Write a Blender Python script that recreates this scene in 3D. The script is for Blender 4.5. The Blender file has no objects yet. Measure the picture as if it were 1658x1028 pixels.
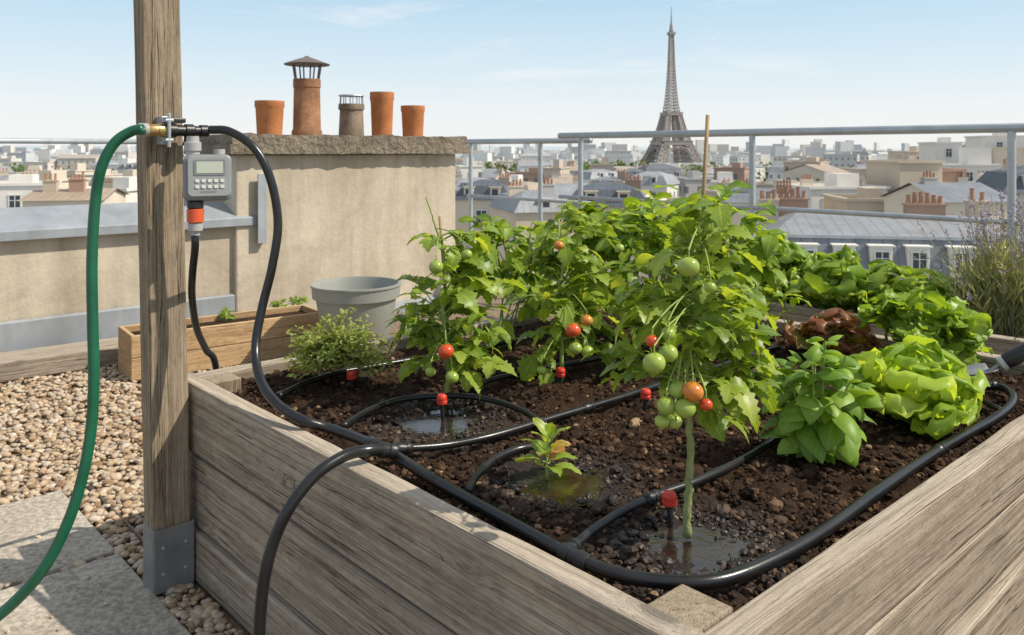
import bpy, bmesh, math, random
import numpy as np
from mathutils import Vector, Matrix, noise
R = math.radians
F, HY, CX, CZ = 1335.0, 243.0, 829.0, 1.18
random.seed(7); rng = np.random.default_rng(7)
sc = bpy.context.scene; COL = sc.collection
A3 = lambda *a: np.array(a, float)
UP = A3(0, 0, 1)
def P(px, py, Y): return A3((px-CX)/F*Y, Y, CZ-(py-HY)/F*Y)
def G(px, py, z=0.0): return P(px, py, F*(CZ-z)/(py-HY))
def unit(v):
    v = np.asarray(v, float); n = np.linalg.norm(v); return v/n if n > 1e-9 else A3(0, 0, 1)
dR = unit(A3(.736, .677, 0)); dL = unit(A3(-.677, .736, 0))
def on_line(p0, d, px):
    k = (px-CX)/F; s = (k*p0[1]-p0[0])/(d[0]-k*d[1]); return p0+d*s

# ------------------------------------------------------------------ mesh helpers
class MB:
    def __init__(s): s.v = []; s.f = []; s.m = []; s.n = 0
    def add(s, V, Fs, m=0):
        V = np.asarray(V, float).reshape(-1, 3); s.v.append(V); n = s.n
        s.f += [tuple(i+n for i in f) for f in Fs]; s.m += [m]*len(Fs); s.n += len(V)
    def box(s, c, size, ax=None, m=0):
        ax = np.eye(3) if ax is None else np.array(ax); h = np.array(size)/2.0
        pts = [np.array(c)+ax[0]*h[0]*i+ax[1]*h[1]*j+ax[2]*h[2]*k for i in (-1, 1) for j in (-1, 1) for k in (-1, 1)]
        s.add(pts, [(0, 1, 3, 2), (4, 6, 7, 5), (0, 4, 5, 1), (2, 3, 7, 6), (0, 2, 6, 4), (1, 5, 7, 3)], m)
        return s
    def tube(s, pts, r, seg=10, caps=True, m=0):
        pts = np.asarray(pts, float); n = len(pts)
        r = np.full(n, r) if np.isscalar(r) else np.interp(np.linspace(0, 1, n), np.linspace(0, 1, len(r)), r)
        T = np.gradient(pts, axis=0); T /= np.maximum(np.linalg.norm(T, axis=1, keepdims=True), 1e-9)
        a = A3(0, 0, 1) if abs(T[0][2]) < .9 else A3(1, 0, 0)
        nn = unit(np.cross(T[0], a)); ang = np.linspace(0, 2*math.pi, seg, endpoint=False); out = []
        for i in range(n):
            nn = unit(nn-T[i]*np.dot(nn, T[i])); b = np.cross(T[i], nn)
            out.append(pts[i]+r[i]*(np.outer(np.cos(ang), nn)+np.outer(np.sin(ang), b)))
        fs = [(i*seg+j, i*seg+(j+1) % seg, (i+1)*seg+(j+1) % seg, (i+1)*seg+j) for i in range(n-1) for j in range(seg)]
        if caps: fs += [tuple(range(seg-1, -1, -1)), tuple(range((n-1)*seg, n*seg))]
        s.add(np.concatenate(out), fs, m); return s
    def lathe(s, prof, c, axis=UP, seg=24, m=0):
        axis = unit(axis); a = A3(1, 0, 0) if abs(axis[0]) < .9 else A3(0, 1, 0)
        e1 = unit(np.cross(axis, a)); e2 = np.cross(axis, e1); ang = np.linspace(0, 2*math.pi, seg, endpoint=False)
        V = [np.array(c)+axis*z+r*(math.cos(t)*e1+math.sin(t)*e2) for r, z in prof for t in ang]
        n = len(prof)
        fs = [(i*seg+j, i*seg+(j+1) % seg, (i+1)*seg+(j+1) % seg, (i+1)*seg+j) for i in range(n-1) for j in range(seg)]
        if prof[0][0] > 1e-5: fs.append(tuple(range(seg-1, -1, -1)))
        if prof[-1][0] > 1e-5: fs.append(tuple(range((n-1)*seg, n*seg)))
        s.add(V, fs, m); return s
    def prism(s, poly, o, ex, ey, dv, m=0):
        n = len(poly); b = [np.array(o)+ex*x+ey*y for x, y in poly]
        s.add(b+[p+dv for p in b], [tuple(range(n)), tuple(range(2*n-1, n-1, -1))]+[(i, i+n, (i+1) % n+n, (i+1) % n) for i in range(n)], m); return s
def spline(pts, n=10):
    p = [np.asarray(q, float) for q in pts]; p = [2*p[0]-p[1]]+p+[2*p[-1]-p[-2]]; out = []
    for i in range(1, len(p)-2):
        for t in np.linspace(0, 1, n, endpoint=False):
            a, b, c, d = p[i-1:i+3]
            out.append(.5*((2*b)+(-a+c)*t+(2*a-5*b+4*c-d)*t*t+(-a+3*b-3*c+d)*t**3))
    out.append(p[-2]); return np.array(out)
WL = {}
def wl(o): return WL.get(o.name, np.zeros(3))
def tag(o, label=None, cat=None, group=None, kind=None):
    if label: o['label'] = label
    if cat: o['category'] = cat
    if group: o['group'] = group
    if kind: o['kind'] = kind
    return o
def thing(name, loc, label, cat, group=None):
    o = bpy.data.objects.new(name, None); COL.objects.link(o); o.location = tuple(loc); o.empty_display_size = .1
    WL[o.name] = np.array(loc, float); return tag(o, label, cat, group)
def mk(name, mb, mats, parent=None, smooth=False, bevel=0, origin=None):
    V = np.concatenate(mb.v); o0 = wl(parent) if parent is not None else (np.array(origin, float) if origin is not None else np.zeros(3))
    me = bpy.data.meshes.new(name); me.from_pydata((V-o0).tolist(), [], mb.f)
    mats = mats if isinstance(mats, (list, tuple)) else [mats]
    for m in mats: me.materials.append(m)
    if len(mats) > 1: me.polygons.foreach_set('material_index', mb.m)
    if len(V) < 6000:
        bm = bmesh.new(); bm.from_mesh(me); bmesh.ops.recalc_face_normals(bm, faces=bm.faces); bm.to_mesh(me); bm.free()
    if smooth is True: me.polygons.foreach_set('use_smooth', [True]*len(me.polygons))
    o = bpy.data.objects.new(name, me); COL.objects.link(o)
    if parent is not None: o.parent = parent
    else: o.location = tuple(o0)
    WL[o.name] = o0
    if smooth == 'auto':
        me.polygons.foreach_set('use_smooth', [True]*len(me.polygons))
        try: me.set_sharp_from_angle(angle=R(38))
        except Exception: pass
    if bevel:
        b = o.modifiers.new('bevel', 'BEVEL'); b.width = bevel; b.segments = 2; b.limit_method = 'ANGLE'; b.angle_limit = R(40)
    return o
# ------------------------------------------------------------------ materials
def newmat(name, rough=.6, metal=0, spec=.5):
    m = bpy.data.materials.new(name); m.use_nodes = True; nt = m.node_tree; b = nt.nodes['Principled BSDF']
    b.inputs['Roughness'].default_value = rough; b.inputs['Metallic'].default_value = metal; b.inputs['Specular IOR Level'].default_value = spec
    return m, nt, b
def nd(nt, t, ins=None, **kw):
    n = nt.nodes.new(t)
    for k, v in kw.items(): setattr(n, k, v)
    if ins:
        for k, v in ins.items():
            if isinstance(v, bpy.types.NodeSocket): nt.links.new(v, n.inputs[k])
            else: n.inputs[k].default_value = v
    return n
def ramp(nt, fac, stops):
    n = nt.nodes.new('ShaderNodeValToRGB'); el = n.color_ramp.elements
    while len(el) < len(stops): el.new(.5)
    for e, (p, c) in zip(el, stops): e.position = p; e.color = (*c, 1) if len(c) == 3 else c
    nt.links.new(fac, n.inputs['Fac']); return n.outputs['Color']
def mix(nt, fac, a, b, mode='MIX'):
    n = nt.nodes.new('ShaderNodeMix'); n.data_type = 'RGBA'; n.blend_type = mode
    for i, v in ((0, fac), (6, a), (7, b)):
        if isinstance(v, bpy.types.NodeSocket): nt.links.new(v, n.inputs[i])
        else: n.inputs[i].default_value = v if i == 0 else ((*v, 1) if len(v) == 3 else v)
    return n.outputs[2]
def coords(nt, scale=(1, 1, 1), rnd=True):
    tc = nt.nodes.new('ShaderNodeTexCoord'); v = tc.outputs['Object']
    if rnd:
        oi = nt.nodes.new('ShaderNodeObjectInfo'); m = nd(nt, 'ShaderNodeMath', {0: oi.outputs['Random'], 1: 17.0}, operation='MULTIPLY')
        v = nd(nt, 'ShaderNodeVectorMath', {0: v, 1: m.outputs[0]}, operation='ADD').outputs[0]
    return nd(nt, 'ShaderNodeMapping', {'Vector': v, 'Scale': scale}).outputs[0]
def noi(nt, v, scale, detail=5, rough=.6, dist=0):
    return nd(nt, 'ShaderNodeTexNoise', {'Vector': v, 'Scale': scale, 'Detail': detail, 'Roughness': rough, 'Distortion': dist}).outputs['Fac']
def bump(nt, b, h, strength=.5, dist=.01):
    n = nd(nt, 'ShaderNodeBump', {'Height': h, 'Strength': strength, 'Distance': dist}); nt.links.new(n.outputs[0], b.inputs['Normal'])
def mth(nt, op, a, b=0.0, c=None):
    ins = {0: a, 1: b}
    if c is not None: ins[2] = c
    return nd(nt, 'ShaderNodeMath', ins, operation=op).outputs[0]
def vary(name, c1, c2, scale=6, rough=.7, metal=0, bs=0, bscale=60, bd=.01, spec=.5, speck=0, map=(1, 1, 1), stain=0):
    m, nt, b = newmat(name, rough, metal, spec); v = coords(nt, map)
    c = ramp(nt, noi(nt, v, scale, 7, .65), [(.3, c1), (.7, c2)])
    if speck:
        s = noi(nt, v, scale*14, 3, .7); c = mix(nt, speck, c, ramp(nt, s, [(.38, (.25, .25, .25)), (.62, (1, 1, 1))]), 'MULTIPLY')
    if stain:
        vs_ = coords(nt, (3.5, 3.5, .5)); s = noi(nt, vs_, 1.5, 6, .65); c = mix(nt, stain, c, ramp(nt, s, [(.35, (.45, .42, .38)), (.6, (1, 1, 1))]), 'MULTIPLY')
        s2 = noi(nt, coords(nt), 1.1, 8, .7, .8); c = mix(nt, stain, c, ramp(nt, s2, [(.40, (.68, .66, .64)), (.50, (1, 1, 1)), (.62, (1, 1, 1)), (.66, (.82, .80, .77))]), 'MULTIPLY')
    nt.links.new(c, b.inputs['Base Color'])
    if bs: bump(nt, b, noi(nt, v, bscale, 6, .65), bs, bd)
    return m
def wood(name, dark, mid, light, bs=.75, along=0, crack=.92):
    m, nt, b = newmat(name, .88, 0, .2)
    sc_ = lambda a, c: tuple(a if i == along else c for i in range(3))
    vk = coords(nt, sc_(1.9, 4.8)); vo = nd(nt, 'ShaderNodeTexVoronoi', {'Vector': vk, 'Scale': 1.0}).outputs['Distance']
    kf = nd(nt, 'ShaderNodeMapRange', {0: vo, 1: .0, 2: .2, 3: 1.0, 4: 0.0}, interpolation_type='SMOOTHSTEP').outputs[0]
    def warped(s, k):
        v = coords(nt, s); return nd(nt, 'ShaderNodeVectorMath', {0: v, 1: mth(nt, 'MULTIPLY', kf, k)}, operation='ADD').outputs[0]
    g1 = noi(nt, warped(sc_(.6, 38), 1.0), 1.7, 10, .78, .1)
    c = ramp(nt, g1, [(.30, dark), (.45, mid), (.64, light)])
    g2 = noi(nt, warped(sc_(2.4, 190), 5), 1.5, 8, .8)
    c = mix(nt, .95, c, ramp(nt, g2, [(.35, (.40, .37, .34)), (.50, (1, 1, 1)), (.7, (1.0, 1.0, 1.0))]), 'MULTIPLY')
    g3 = noi(nt, warped(sc_(.38, 26), .9), 1.3, 3, .55)
    ln = ramp(nt, g3, [(.474, (1, 1, 1)), (.486, (.04, .035, .03)), (.498, (1, 1, 1)), (.566, (1, 1, 1)), (.573, (.13, .11, .09)), (.580, (1, 1, 1))])
    msk = noi(nt, coords(nt, sc_(1.2, 7)), 1.5, 4, .6)
    c = mix(nt, ramp(nt, msk, [(.46, (0, 0, 0)), (.52, (crack, crack, crack))]), c, ln, 'MULTIPLY')
    st = noi(nt, coords(nt, sc_(2.0, 5.0)), 2.0, 8, .75)
    c = mix(nt, ramp(nt, st, [(.44, (0, 0, 0)), (.70, (.6, .6, .6))]), c, tuple(.52*x for x in mid), 'MIX')
    st2 = noi(nt, coords(nt, sc_(14, 40)), 2.0, 6, .75)
    c = mix(nt, .45, c, ramp(nt, st2, [(.36, (.52, .5, .48)), (.52, (1, 1, 1))]), 'MULTIPLY')
    ring = mth(nt, 'MULTIPLY_ADD', mth(nt, 'SINE', mth(nt, 'MULTIPLY', vo, 150.0)), .5, .5)
    c = mix(nt, mth(nt, 'MULTIPLY', kf, mth(nt, 'MULTIPLY', ring, .7)), c, tuple(.9*x for x in dark), 'MIX')
    c = mix(nt, ramp(nt, vo, [(.045, (.94, .94, .94)), (.08, (0, 0, 0))]), c, tuple(.35*x for x in dark), 'MIX')
    oi = nt.nodes.new('ShaderNodeObjectInfo'); c = mix(nt, 1.0, c, ramp(nt, oi.outputs['Random'], [(0, (.78, .76, .73)), (.5, (.92, .91, .89)), (1, (1.0, .985, .96))]), 'MULTIPLY')
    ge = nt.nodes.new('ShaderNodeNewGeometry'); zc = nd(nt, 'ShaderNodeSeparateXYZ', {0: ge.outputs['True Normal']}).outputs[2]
    c = mix(nt, nd(nt, 'ShaderNodeMapRange', {0: zc, 1: .25, 2: .7, 3: .0, 4: .5}).outputs[0], c, mix(nt, .5, c, tuple(min(.8, 1.25*x) for x in light)))  # upward faces lightened: sun bleaching plus painted-in top light to set off edges
    nt.links.new(c, b.inputs['Base Color'])
    h = mth(nt, 'ADD', g1, g2); h = mth(nt, 'ADD', h, ln); bump(nt, b, h, bs, .005)
    return m
def wetten(nt, b, c, rough):
    at = nt.nodes.new('ShaderNodeAttribute'); at.attribute_name = 'wet'; f = at.outputs['Fac']
    c = mix(nt, f, c, mix(nt, 1.0, c, (.40, .35, .32), 'MULTIPLY'))
    nt.links.new(nd(nt, 'ShaderNodeMapRange', {0: f, 1: 0.0, 2: 1.0, 3: rough, 4: .20}).outputs[0], b.inputs['Roughness'])
    nt.links.new(nd(nt, 'ShaderNodeMapRange', {0: f, 1: 0.0, 2: 1.0, 3: .15, 4: .8}).outputs[0], b.inputs['Specular IOR Level']); return c
def island(name, stops, rough=.8, spec=.3, nscale=60, bs=0, wet=False):
    m, nt, b = newmat(name, rough, 0, spec); g = nt.nodes.new('ShaderNodeNewGeometry')
    c = ramp(nt, g.outputs['Random Per Island'], stops); v = coords(nt, rnd=False)
    n = noi(nt, v, nscale, 4, .6); c = mix(nt, .6, c, ramp(nt, n, [(.3, (.55, .55, .55)), (.6, (1, 1, 1))]), 'MULTIPLY')
    if wet: c = wetten(nt, b, c, rough)
    nt.links.new(c, b.inputs['Base Color'])
    if bs: bump(nt, b, noi(nt, v, nscale*2, 4), bs, .004)
    return m
def leafmat(name, c0, c1, c2, trans=.35, vein=.35, rough=.4, edge=None, e0=.3, e1=.9):
    m, nt, b = newmat(name, rough, 0, .45); g = nt.nodes.new('ShaderNodeNewGeometry')
    c = ramp(nt, g.outputs['Random Per Island'], [(.0, c0), (.5, c1), (1, c2)])
    at = nt.nodes.new('ShaderNodeAttribute'); at.attribute_name = 'leafuv'
    sx = nd(nt, 'ShaderNodeSeparateXYZ', {0: at.outputs['Vector']})
    av = mth(nt, 'ABSOLUTE', sx.outputs[1]); ph = mth(nt, 'MULTIPLY', sx.outputs[0], 42.0)
    sn = mth(nt, 'SINE', mth(nt, 'MULTIPLY_ADD', av, -11.0, ph))
    lat = nd(nt, 'ShaderNodeMapRange', {0: sn, 1: .75, 2: 1.0, 3: 0.0, 4: .6}).outputs[0]
    mid = nd(nt, 'ShaderNodeMapRange', {0: av, 1: .03, 2: .13, 3: 1.0, 4: 0.0}).outputs[0]
    ve = mth(nt, 'MAXIMUM', lat, mid); vf = mth(nt, 'MULTIPLY', ve, vein)
    if edge is not None:
        ef = nd(nt, 'ShaderNodeMapRange', {0: sx.outputs[0], 1: e0, 2: e1, 3: 0.0, 4: 1.0}).outputs[0]
        c = mix(nt, ef, c, edge)
    c = mix(nt, vf, c, tuple(min(.75, x*1.5+.03) for x in c2))
    v = coords(nt, rnd=False); c = mix(nt, .5, c, ramp(nt, noi(nt, v, 25, 4), [(.3, (.62, .64, .6)), (.65, (1, 1, 1))]), 'MULTIPLY')
    nt.links.new(c, b.inputs['Base Color']); bump(nt, b, ve, -.4, .002)
    tr = nd(nt, 'ShaderNodeBsdfTranslucent', {'Color': mix(nt, 1.0, c, (1.75, 1.52, .6), 'MULTIPLY')})
    ms = nd(nt, 'ShaderNodeMixShader', {0: trans, 1: b.outputs[0], 2: tr.outputs[0]})
    nt.links.new(ms.outputs[0], nt.nodes['Material Output'].inputs[0]); return m
M = {}
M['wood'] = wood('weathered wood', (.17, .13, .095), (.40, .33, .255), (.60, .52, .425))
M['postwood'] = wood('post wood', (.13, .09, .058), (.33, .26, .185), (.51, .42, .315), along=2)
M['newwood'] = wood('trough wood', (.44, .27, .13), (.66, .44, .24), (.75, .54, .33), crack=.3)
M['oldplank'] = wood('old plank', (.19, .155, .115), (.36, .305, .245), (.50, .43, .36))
M['stucco'] = vary('beige render', (.52, .445, .34), (.64, .565, .45), 1.6, .95, 0, .38, 45, .01, .2, .10, stain=.45)
M['slab'] = vary('coping concrete', (.22, .18, .13), (.46, .39, .30), 5, .95, 0, 1.0, 26, .05, .2, .5)
M['paver'] = vary('concrete paver', (.44, .385, .31), (.60, .535, .44), 4, .95, 0, .6, 120, .006, .2, .6)
M['zinc'] = vary('grey zinc', (.30, .33, .36), (.42, .45, .48), 3, .5, .25, .1, 20, stain=.3)
M['galv'] = vary('galvanised steel', (.36, .39, .41), (.49, .52, .54), 9, .42, .4, .1, 40)
M['bracket'] = vary('bracket steel', (.20, .20, .20), (.31, .31, .31), 12, .55, .35, .2, 50)
M['blade'] = vary('steel blade', (.20, .21, .22), (.34, .35, .36), 12, .38, .5, .1, 50)
M['terracotta'] = vary('terracotta', (.45, .16, .062), (.63, .265, .11), 7, .85, 0, .2, 40, .01, .2, .25)
M['oldterracotta'] = vary('sooty terracotta', (.21, .115, .07), (.47, .235, .125), 7, .9, 0, .3, 40, .01, .2, .35)
M['flue'] = vary('weathered flue', (.17, .13, .10), (.38, .29, .21), 9, .7, .2, .3, 40, .01, .3, .4)
M['citypot'] = vary('weathered pot', (.34, .18, .11), (.42, .24, .15), 2, .9)
M['rust'] = vary('dark cap metal', (.11, .09, .075), (.22, .19, .16), 12, .6, .35)
M['hose'] = vary('black rubber', (.008, .008, .009), (.02, .02, .021), 12, .28, 0, .05, 120)
M['black'] = vary('black plastic', (.010, .010, .011), (.022, .022, .024), 12, .4)
M['green'] = vary('green hose', (.004, .08, .038), (.011, .13, .064), 9, .33, 0, .1, 90)
M['timer'] = vary('grey plastic', (.17, .18, .185), (.215, .225, .23), 10, .45)
M['timerface'] = vary('face plastic', (.255, .265, .265), (.305, .315, .315), 10, .4)
M['lcd'] = vary('display', (.41, .44, .36), (.46, .49, .40), 5, .2)
M['btn'] = vary('button', (.60, .60, .56), (.66, .66, .61), 9, .4)
M['greyfit'] = vary('grey fitting', (.34, .34, .33), (.45, .45, .44), 14, .4)
M['brass'] = vary('brass', (.45, .30, .12), (.55, .38, .17), 20, .35, .7)
M['orange'] = vary('orange plastic', (.62, .085, .025), (.70, .11, .035), 9, .4)
M['red'] = vary('red plastic', (.55, .028, .017), (.65, .055, .028), 9, .42)
M['pot'] = vary('grey green plastic', (.26, .27, .24), (.31, .325, .285), 4, .55)
M['bamboo'] = vary('cane', (.26, .165, .08), (.40, .275, .14), 14, .7)
M['stem'] = vary('green stem', (.20, .29, .05), (.30, .38, .09), 25, .6)
M['palestem'] = vary('pale stem', (.22, .255, .085), (.33, .35, .15), 40, .6, 0, .6, 120, .006, .3, .3)
M['wstem'] = vary('woody stem', (.20, .17, .08), (.28, .25, .13), 25, .7)
def water():
    m, nt, b = newmat('puddle water', .10, 0, 1.0); v = coords(nt, rnd=False)
    n = noi(nt, v, 22, 6, .65); nt.links.new(ramp(nt, n, [(.35, (.012, .008, .006)), (.65, (.035, .023, .016))]), b.inputs['Base Color'])
    nt.links.new(nd(nt, 'ShaderNodeMapRange', {0: n, 1: .5, 2: .7, 3: .02, 4: .25}).outputs[0], b.inputs['Roughness']); bump(nt, b, noi(nt, v, 45, 4), .22, .005); return m
M['water'] = water()
M['soil'] = island('soil', [(0, (.020, .011, .007)), (.5, (.054, .030, .018)), (.9, (.105, .061, .036)), (.972, (.145, .088, .052)), (.987, (.32, .22, .13))], .95, .15, 90, .6, True)
def soilbase():
    m, nt, b = newmat('soil base', .93, 0, .15); v = coords(nt, rnd=False)
    c = ramp(nt, noi(nt, v, 14, 8, .7), [(.3, (.019, .011, .007)), (.7, (.084, .048, .028))]); c = wetten(nt, b, c, .93)
    nt.links.new(c, b.inputs['Base Color']); bump(nt, b, noi(nt, v, 80, 8, .75), 1.0, .015); return m
M['soilbase'] = soilbase()
M['pebble'] = island('pebbles', [(0, (.23, .145, .085)), (.2, (.41, .285, .17)), (.45, (.51, .39, .265)), (.65, (.57, .47, .35)), (.8, (.34, .275, .21)), (.93, (.62, .54, .43)), (1, (.34, .18, .10))], .75, .3, 50)
M['gravelbase'] = vary('gravel bed', (.14, .10, .06), (.32, .24, .16), 40, .95, 0, .8, 60, .02)
M['tleaf'] = leafmat('tomato leaf', (.13, .225, .03), (.255, .375, .05), (.41, .51, .085), .48, .35)
M['bleaf'] = leafmat('broad leaf', (.13, .235, .028), (.245, .38, .046), (.38, .50, .075), .48)
M['basil'] = leafmat('basil leaf', (.15, .28, .028), (.23, .38, .042), (.31, .46, .06), .38, .22, .46)
M['let'] = leafmat('lettuce leaf', (.33, .49, .055), (.42, .59, .075), (.52, .66, .11), .5, .2)
M['dlet'] = leafmat('green lettuce', (.19, .33, .036), (.28, .43, .05), (.38, .52, .075), .45, .25)
M['rlet'] = leafmat('red lettuce', (.25, .28, .05), (.30, .27, .055), (.34, .33, .07), .36, .25, .4, (.26, .07, .045), .5, 1.05)
M['herb'] = leafmat('herb leaf', (.24, .32, .07), (.34, .42, .11), (.45, .52, .17), .42, .1, .55)
M['lav'] = leafmat('lavender leaf', (.30, .33, .16), (.38, .41, .22), (.45, .47, .28), .36, .1, .6)
M['lavfl'] = island('lavender flowers', [(0, (.30, .20, .40)), (.5, (.40, .30, .48)), (1, (.46, .39, .49))], .8)
M['pleaf'] = leafmat('seedling leaf', (.24, .36, .05), (.27, .42, .055), (.42, .48, .09), .42)
M['redleaf'] = leafmat('young red leaf', (.42, .12, .035), (.46, .20, .045), (.46, .30, .06), .4)
def fruit(name, c1, c2):
    m, nt, b = newmat(name, .22, 0, .5); v = coords(nt); nt.links.new(ramp(nt, noi(nt, v, 14, 3), [(.3, c1), (.7, c2)]), b.inputs['Base Color'])
    b.inputs['Subsurface Weight'].default_value = .15; b.inputs['Subsurface Radius'].default_value = (.01, .006, .003); return m
M['tg'] = fruit('green tomato', (.25, .34, .05), (.35, .44, .085)); M['tr'] = fruit('red tomato', (.55, .042, .016), (.65, .11, .022)); M['to'] = fruit('orange tomato', (.60, .155, .028), (.52, .27, .045))

# ------------------------------------------------------------------ camera, light, world
cam = bpy.data.cameras.new('camera'); co = bpy.data.objects.new('camera', cam); COL.objects.link(co)
co.location = (0, 0, CZ); co.rotation_euler = (R(90), 0, 0); cam.sensor_width = 36; cam.lens = 36*F/1658
cam.shift_y = -(514-HY)/1658; cam.clip_end = 60000; cam.clip_start = .02; sc.camera = co
cam.dof.use_dof = True; cam.dof.focus_distance = 1.75; cam.dof.aperture_fstop = 11
S = unit(A3(.80, -.10, .86))
sun = bpy.data.lights.new('sun', 'SUN'); sun.energy = 5.0; sun.angle = R(.53); sun.color = (1, .915, .775)
so = bpy.data.objects.new('sun', sun); COL.objects.link(so); so.rotation_euler = Vector(S).to_track_quat('Z', 'Y').to_euler(); so.location = (3, -3, 6)
w = bpy.data.worlds.new('World'); sc.world = w; w.use_nodes = True; nt = w.node_tree
sky = nd(nt, 'ShaderNodeTexSky', sky_type='NISHITA', sun_disc=False); sky.sun_elevation = math.asin(S[2]); sky.sun_rotation = math.atan2(S[0], S[1])
sky.air_density = 1.0; sky.dust_density = .6; sky.ozone_density = 1.0
tc = nt.nodes.new('ShaderNodeTexCoord'); sz = nd(nt, 'ShaderNodeSeparateXYZ', {0: tc.outputs['Generated']})
hzr = ramp(nt, sz.outputs[2], [(0, (.95, .955, .95)), (.05, (.87, .925, .95)), (.115, (.69, .84, .94)), (.19, (.50, .73, .90)), (.4, (.55, .63, .74)), (1, (.52, .56, .63))])
hz8 = nd(nt, 'ShaderNodeVectorMath', {0: hzr, 'Scale': 1/.13}, operation='SCALE').outputs[0]
skm = mix(nt, .88, sky.outputs[0], hz8)
mp = nd(nt, 'ShaderNodeMapping', {'Vector': tc.outputs['Generated'], 'Scale': (2.2, 2.2, 13)})
cn = noi(nt, mp.outputs[0], 1.9, 9, .62, .7)
cf = ramp(nt, cn, [(.56, (0, 0, 0)), (.80, (.6, .6, .6))])
skc = mix(nt, cf, skm, (7.4, 7.4, 7.4))
bg = nt.nodes['Background']; nt.links.new(skc, bg.inputs[0]); bg.inputs[1].default_value = .13
vs = sc.view_settings; vs.view_transform = 'Standard'; vs.look = 'None'; vs.exposure = 0

# ------------------------------------------------------------------ bed frame of reference
RIM, SOIL = .54, .49
A = G(1130, 1010, RIM); A[2] = 0
LU, LV, TH = 1.91, 1.711, .05
def UVp(u, v, z=0): return A+dR*u+dL*v+UP*z
def touv(p): q = p-A; return float(np.dot(q, dR)), float(np.dot(q, dL))

# ------------------------------------------------------------------ terrace ground
W0 = G(0, 580, .05); W0[2] = 0
R0 = P(1638, 243, 4.15); R0[2] = 0
vp = touv(W0)[1]; ur = touv(R0)[0]
b = MB(); b.prism([(-6, -5), (ur+.3, -5), (ur+.3, vp+.75), (-6, vp+.75)], UVp(0, 0, -.06), dR, dL, UP*.045)
tag(mk('roof_terrace', b, M['gravelbase'], origin=UVp(0, 0, -.06)), kind='structure')
b = MB(); b.prism([(-6, -5), (ur+.28, -5), (ur+.28, vp+.73), (-6, vp+.73)], UVp(0, 0, -40), dR, dL, UP*39.93)
tag(mk('terrace_building', b, M['stucco'], origin=UVp(0, 0, -40)), 'rendered building under the roof terrace', 'building')

# pavers
K = G(190, 895, 0); ku, kv = touv(K)
pav = [(-.62, .0, .012, .60, 'square concrete paver with its right edge against the gravel strip, behind the nearest paver'), (.085, .70, .0, .63, 'concrete paver running under the timber post'), (-.62, .0, -.62, -.012, 'concrete paver nearest the camera at the lower left')]
SLABS = []
for u0, u1, v0, v1, lab in pav:
    if lab.startswith('concrete paver running'): u1 = min(u1, -TH-.02-ku)
    SLABS.append((ku+u0, ku+u1, kv+v0, kv+v1)); b = MB(); o = UVp(ku+(u0+u1)/2, kv+(v0+v1)/2, -.02)
    b.box(o, (u1-u0, v1-v0, .05), (dR, dL, UP)); tag(mk('paver', b, M['paver'], bevel=.006, origin=o), lab, 'paver')
# ---- scatter of lumps
def ico(sub):
    bm = bmesh.new(); bmesh.ops.create_icosphere(bm, subdivisions=sub, radius=1); v = np.array([x.co[:] for x in bm.verts]); f = np.array([[q.index for q in p.verts] for p in bm.faces]); bm.free(); return v, f
IV, IF = ico(2); IV1, IF1 = ico(1)
def lumps(name, pos, rad, flat, rough, mat, kind, sub=2, smooth=True, attr=None):
    iv, fi = (IV, IF) if sub == 2 else (IV1, IF1)
    n = len(pos); k = len(iv)
    sc3 = rad[:, None]*np.stack([rng.uniform(.8, 1.35, n), rng.uniform(.75, 1.1, n), flat*rng.uniform(.7, 1.2, n)], 1)
    a = rng.uniform(0, 2*math.pi, n); tl = rng.normal(0, .3, n)
    base = iv[None]*(1+rough*rng.normal(0, 1, (n, k, 1)))
    base = base*sc3[:, None, :]
    ca, sa = np.cos(tl)[:, None], np.sin(tl)[:, None]
    x, y, z = base[..., 0], base[..., 1], base[..., 2]; x, z = x*ca-z*sa, x*sa+z*ca
    ca, sa = np.cos(a)[:, None], np.sin(a)[:, None]; x, y = x*ca-y*sa, x*sa+y*ca
    Vv = (np.stack([x, y, z], -1)+pos[:, None, :]).reshape(-1, 3); Ff = (fi[None]+(np.arange(n)*k)[:, None, None]).reshape(-1, 3)
    me = bpy.data.meshes.new(name); me.vertices.add(len(Vv)); me.vertices.foreach_set('co', Vv.astype(np.float32).ravel())
    me.loops.add(Ff.size); me.loops.foreach_set('vertex_index', Ff.astype(np.int32).ravel()); me.polygons.add(len(Ff))
    me.polygons.foreach_set('loop_start', np.arange(0, Ff.size, 3, dtype=np.int32))
    me.polygons.foreach_set('use_smooth', np.full(len(Ff), smooth)); me.update(); me.materials.append(mat)
    if attr is not None:
        at = me.attributes.new('wet', 'FLOAT', 'POINT'); at.data.foreach_set('value', np.repeat(attr, k).astype(np.float32))
    o = bpy.data.objects.new(name, me); COL.objects.link(o); tag(o, kind=kind); return o
pts = []
while len(pts) < 13500:
    Y = random.uniform(1.65, 4.7); X = random.uniform(-.68*Y-.15, -.25)
    u, v = touv(A3(X, Y, 0))
    if -TH-.01 < u < LU+.2 and -TH-.1 < v < LV+TH+.02: continue
    if v > vp-.05: continue
    if any(s[0]-.006 < u < s[1]+.006 and s[2]-.006 < v < s[3]+.006 for s in SLABS) and random.random() > .012: continue
    on = any(s[0] < u < s[1] and s[2] < v < s[3] for s in SLABS)
    pts.append((X, Y, random.uniform(-.012, .006) if not on else .008))
pts = np.array(pts)
tag(lumps('gravel', pts, rng.uniform(.0075, .0165, len(pts))*np.where(pts[:, 2] > .0065, .45, 1), .62, .035, M['pebble'], 'stuff'), 'loose tan and cream pebbles covering the terrace around the pavers', 'gravel')

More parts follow.
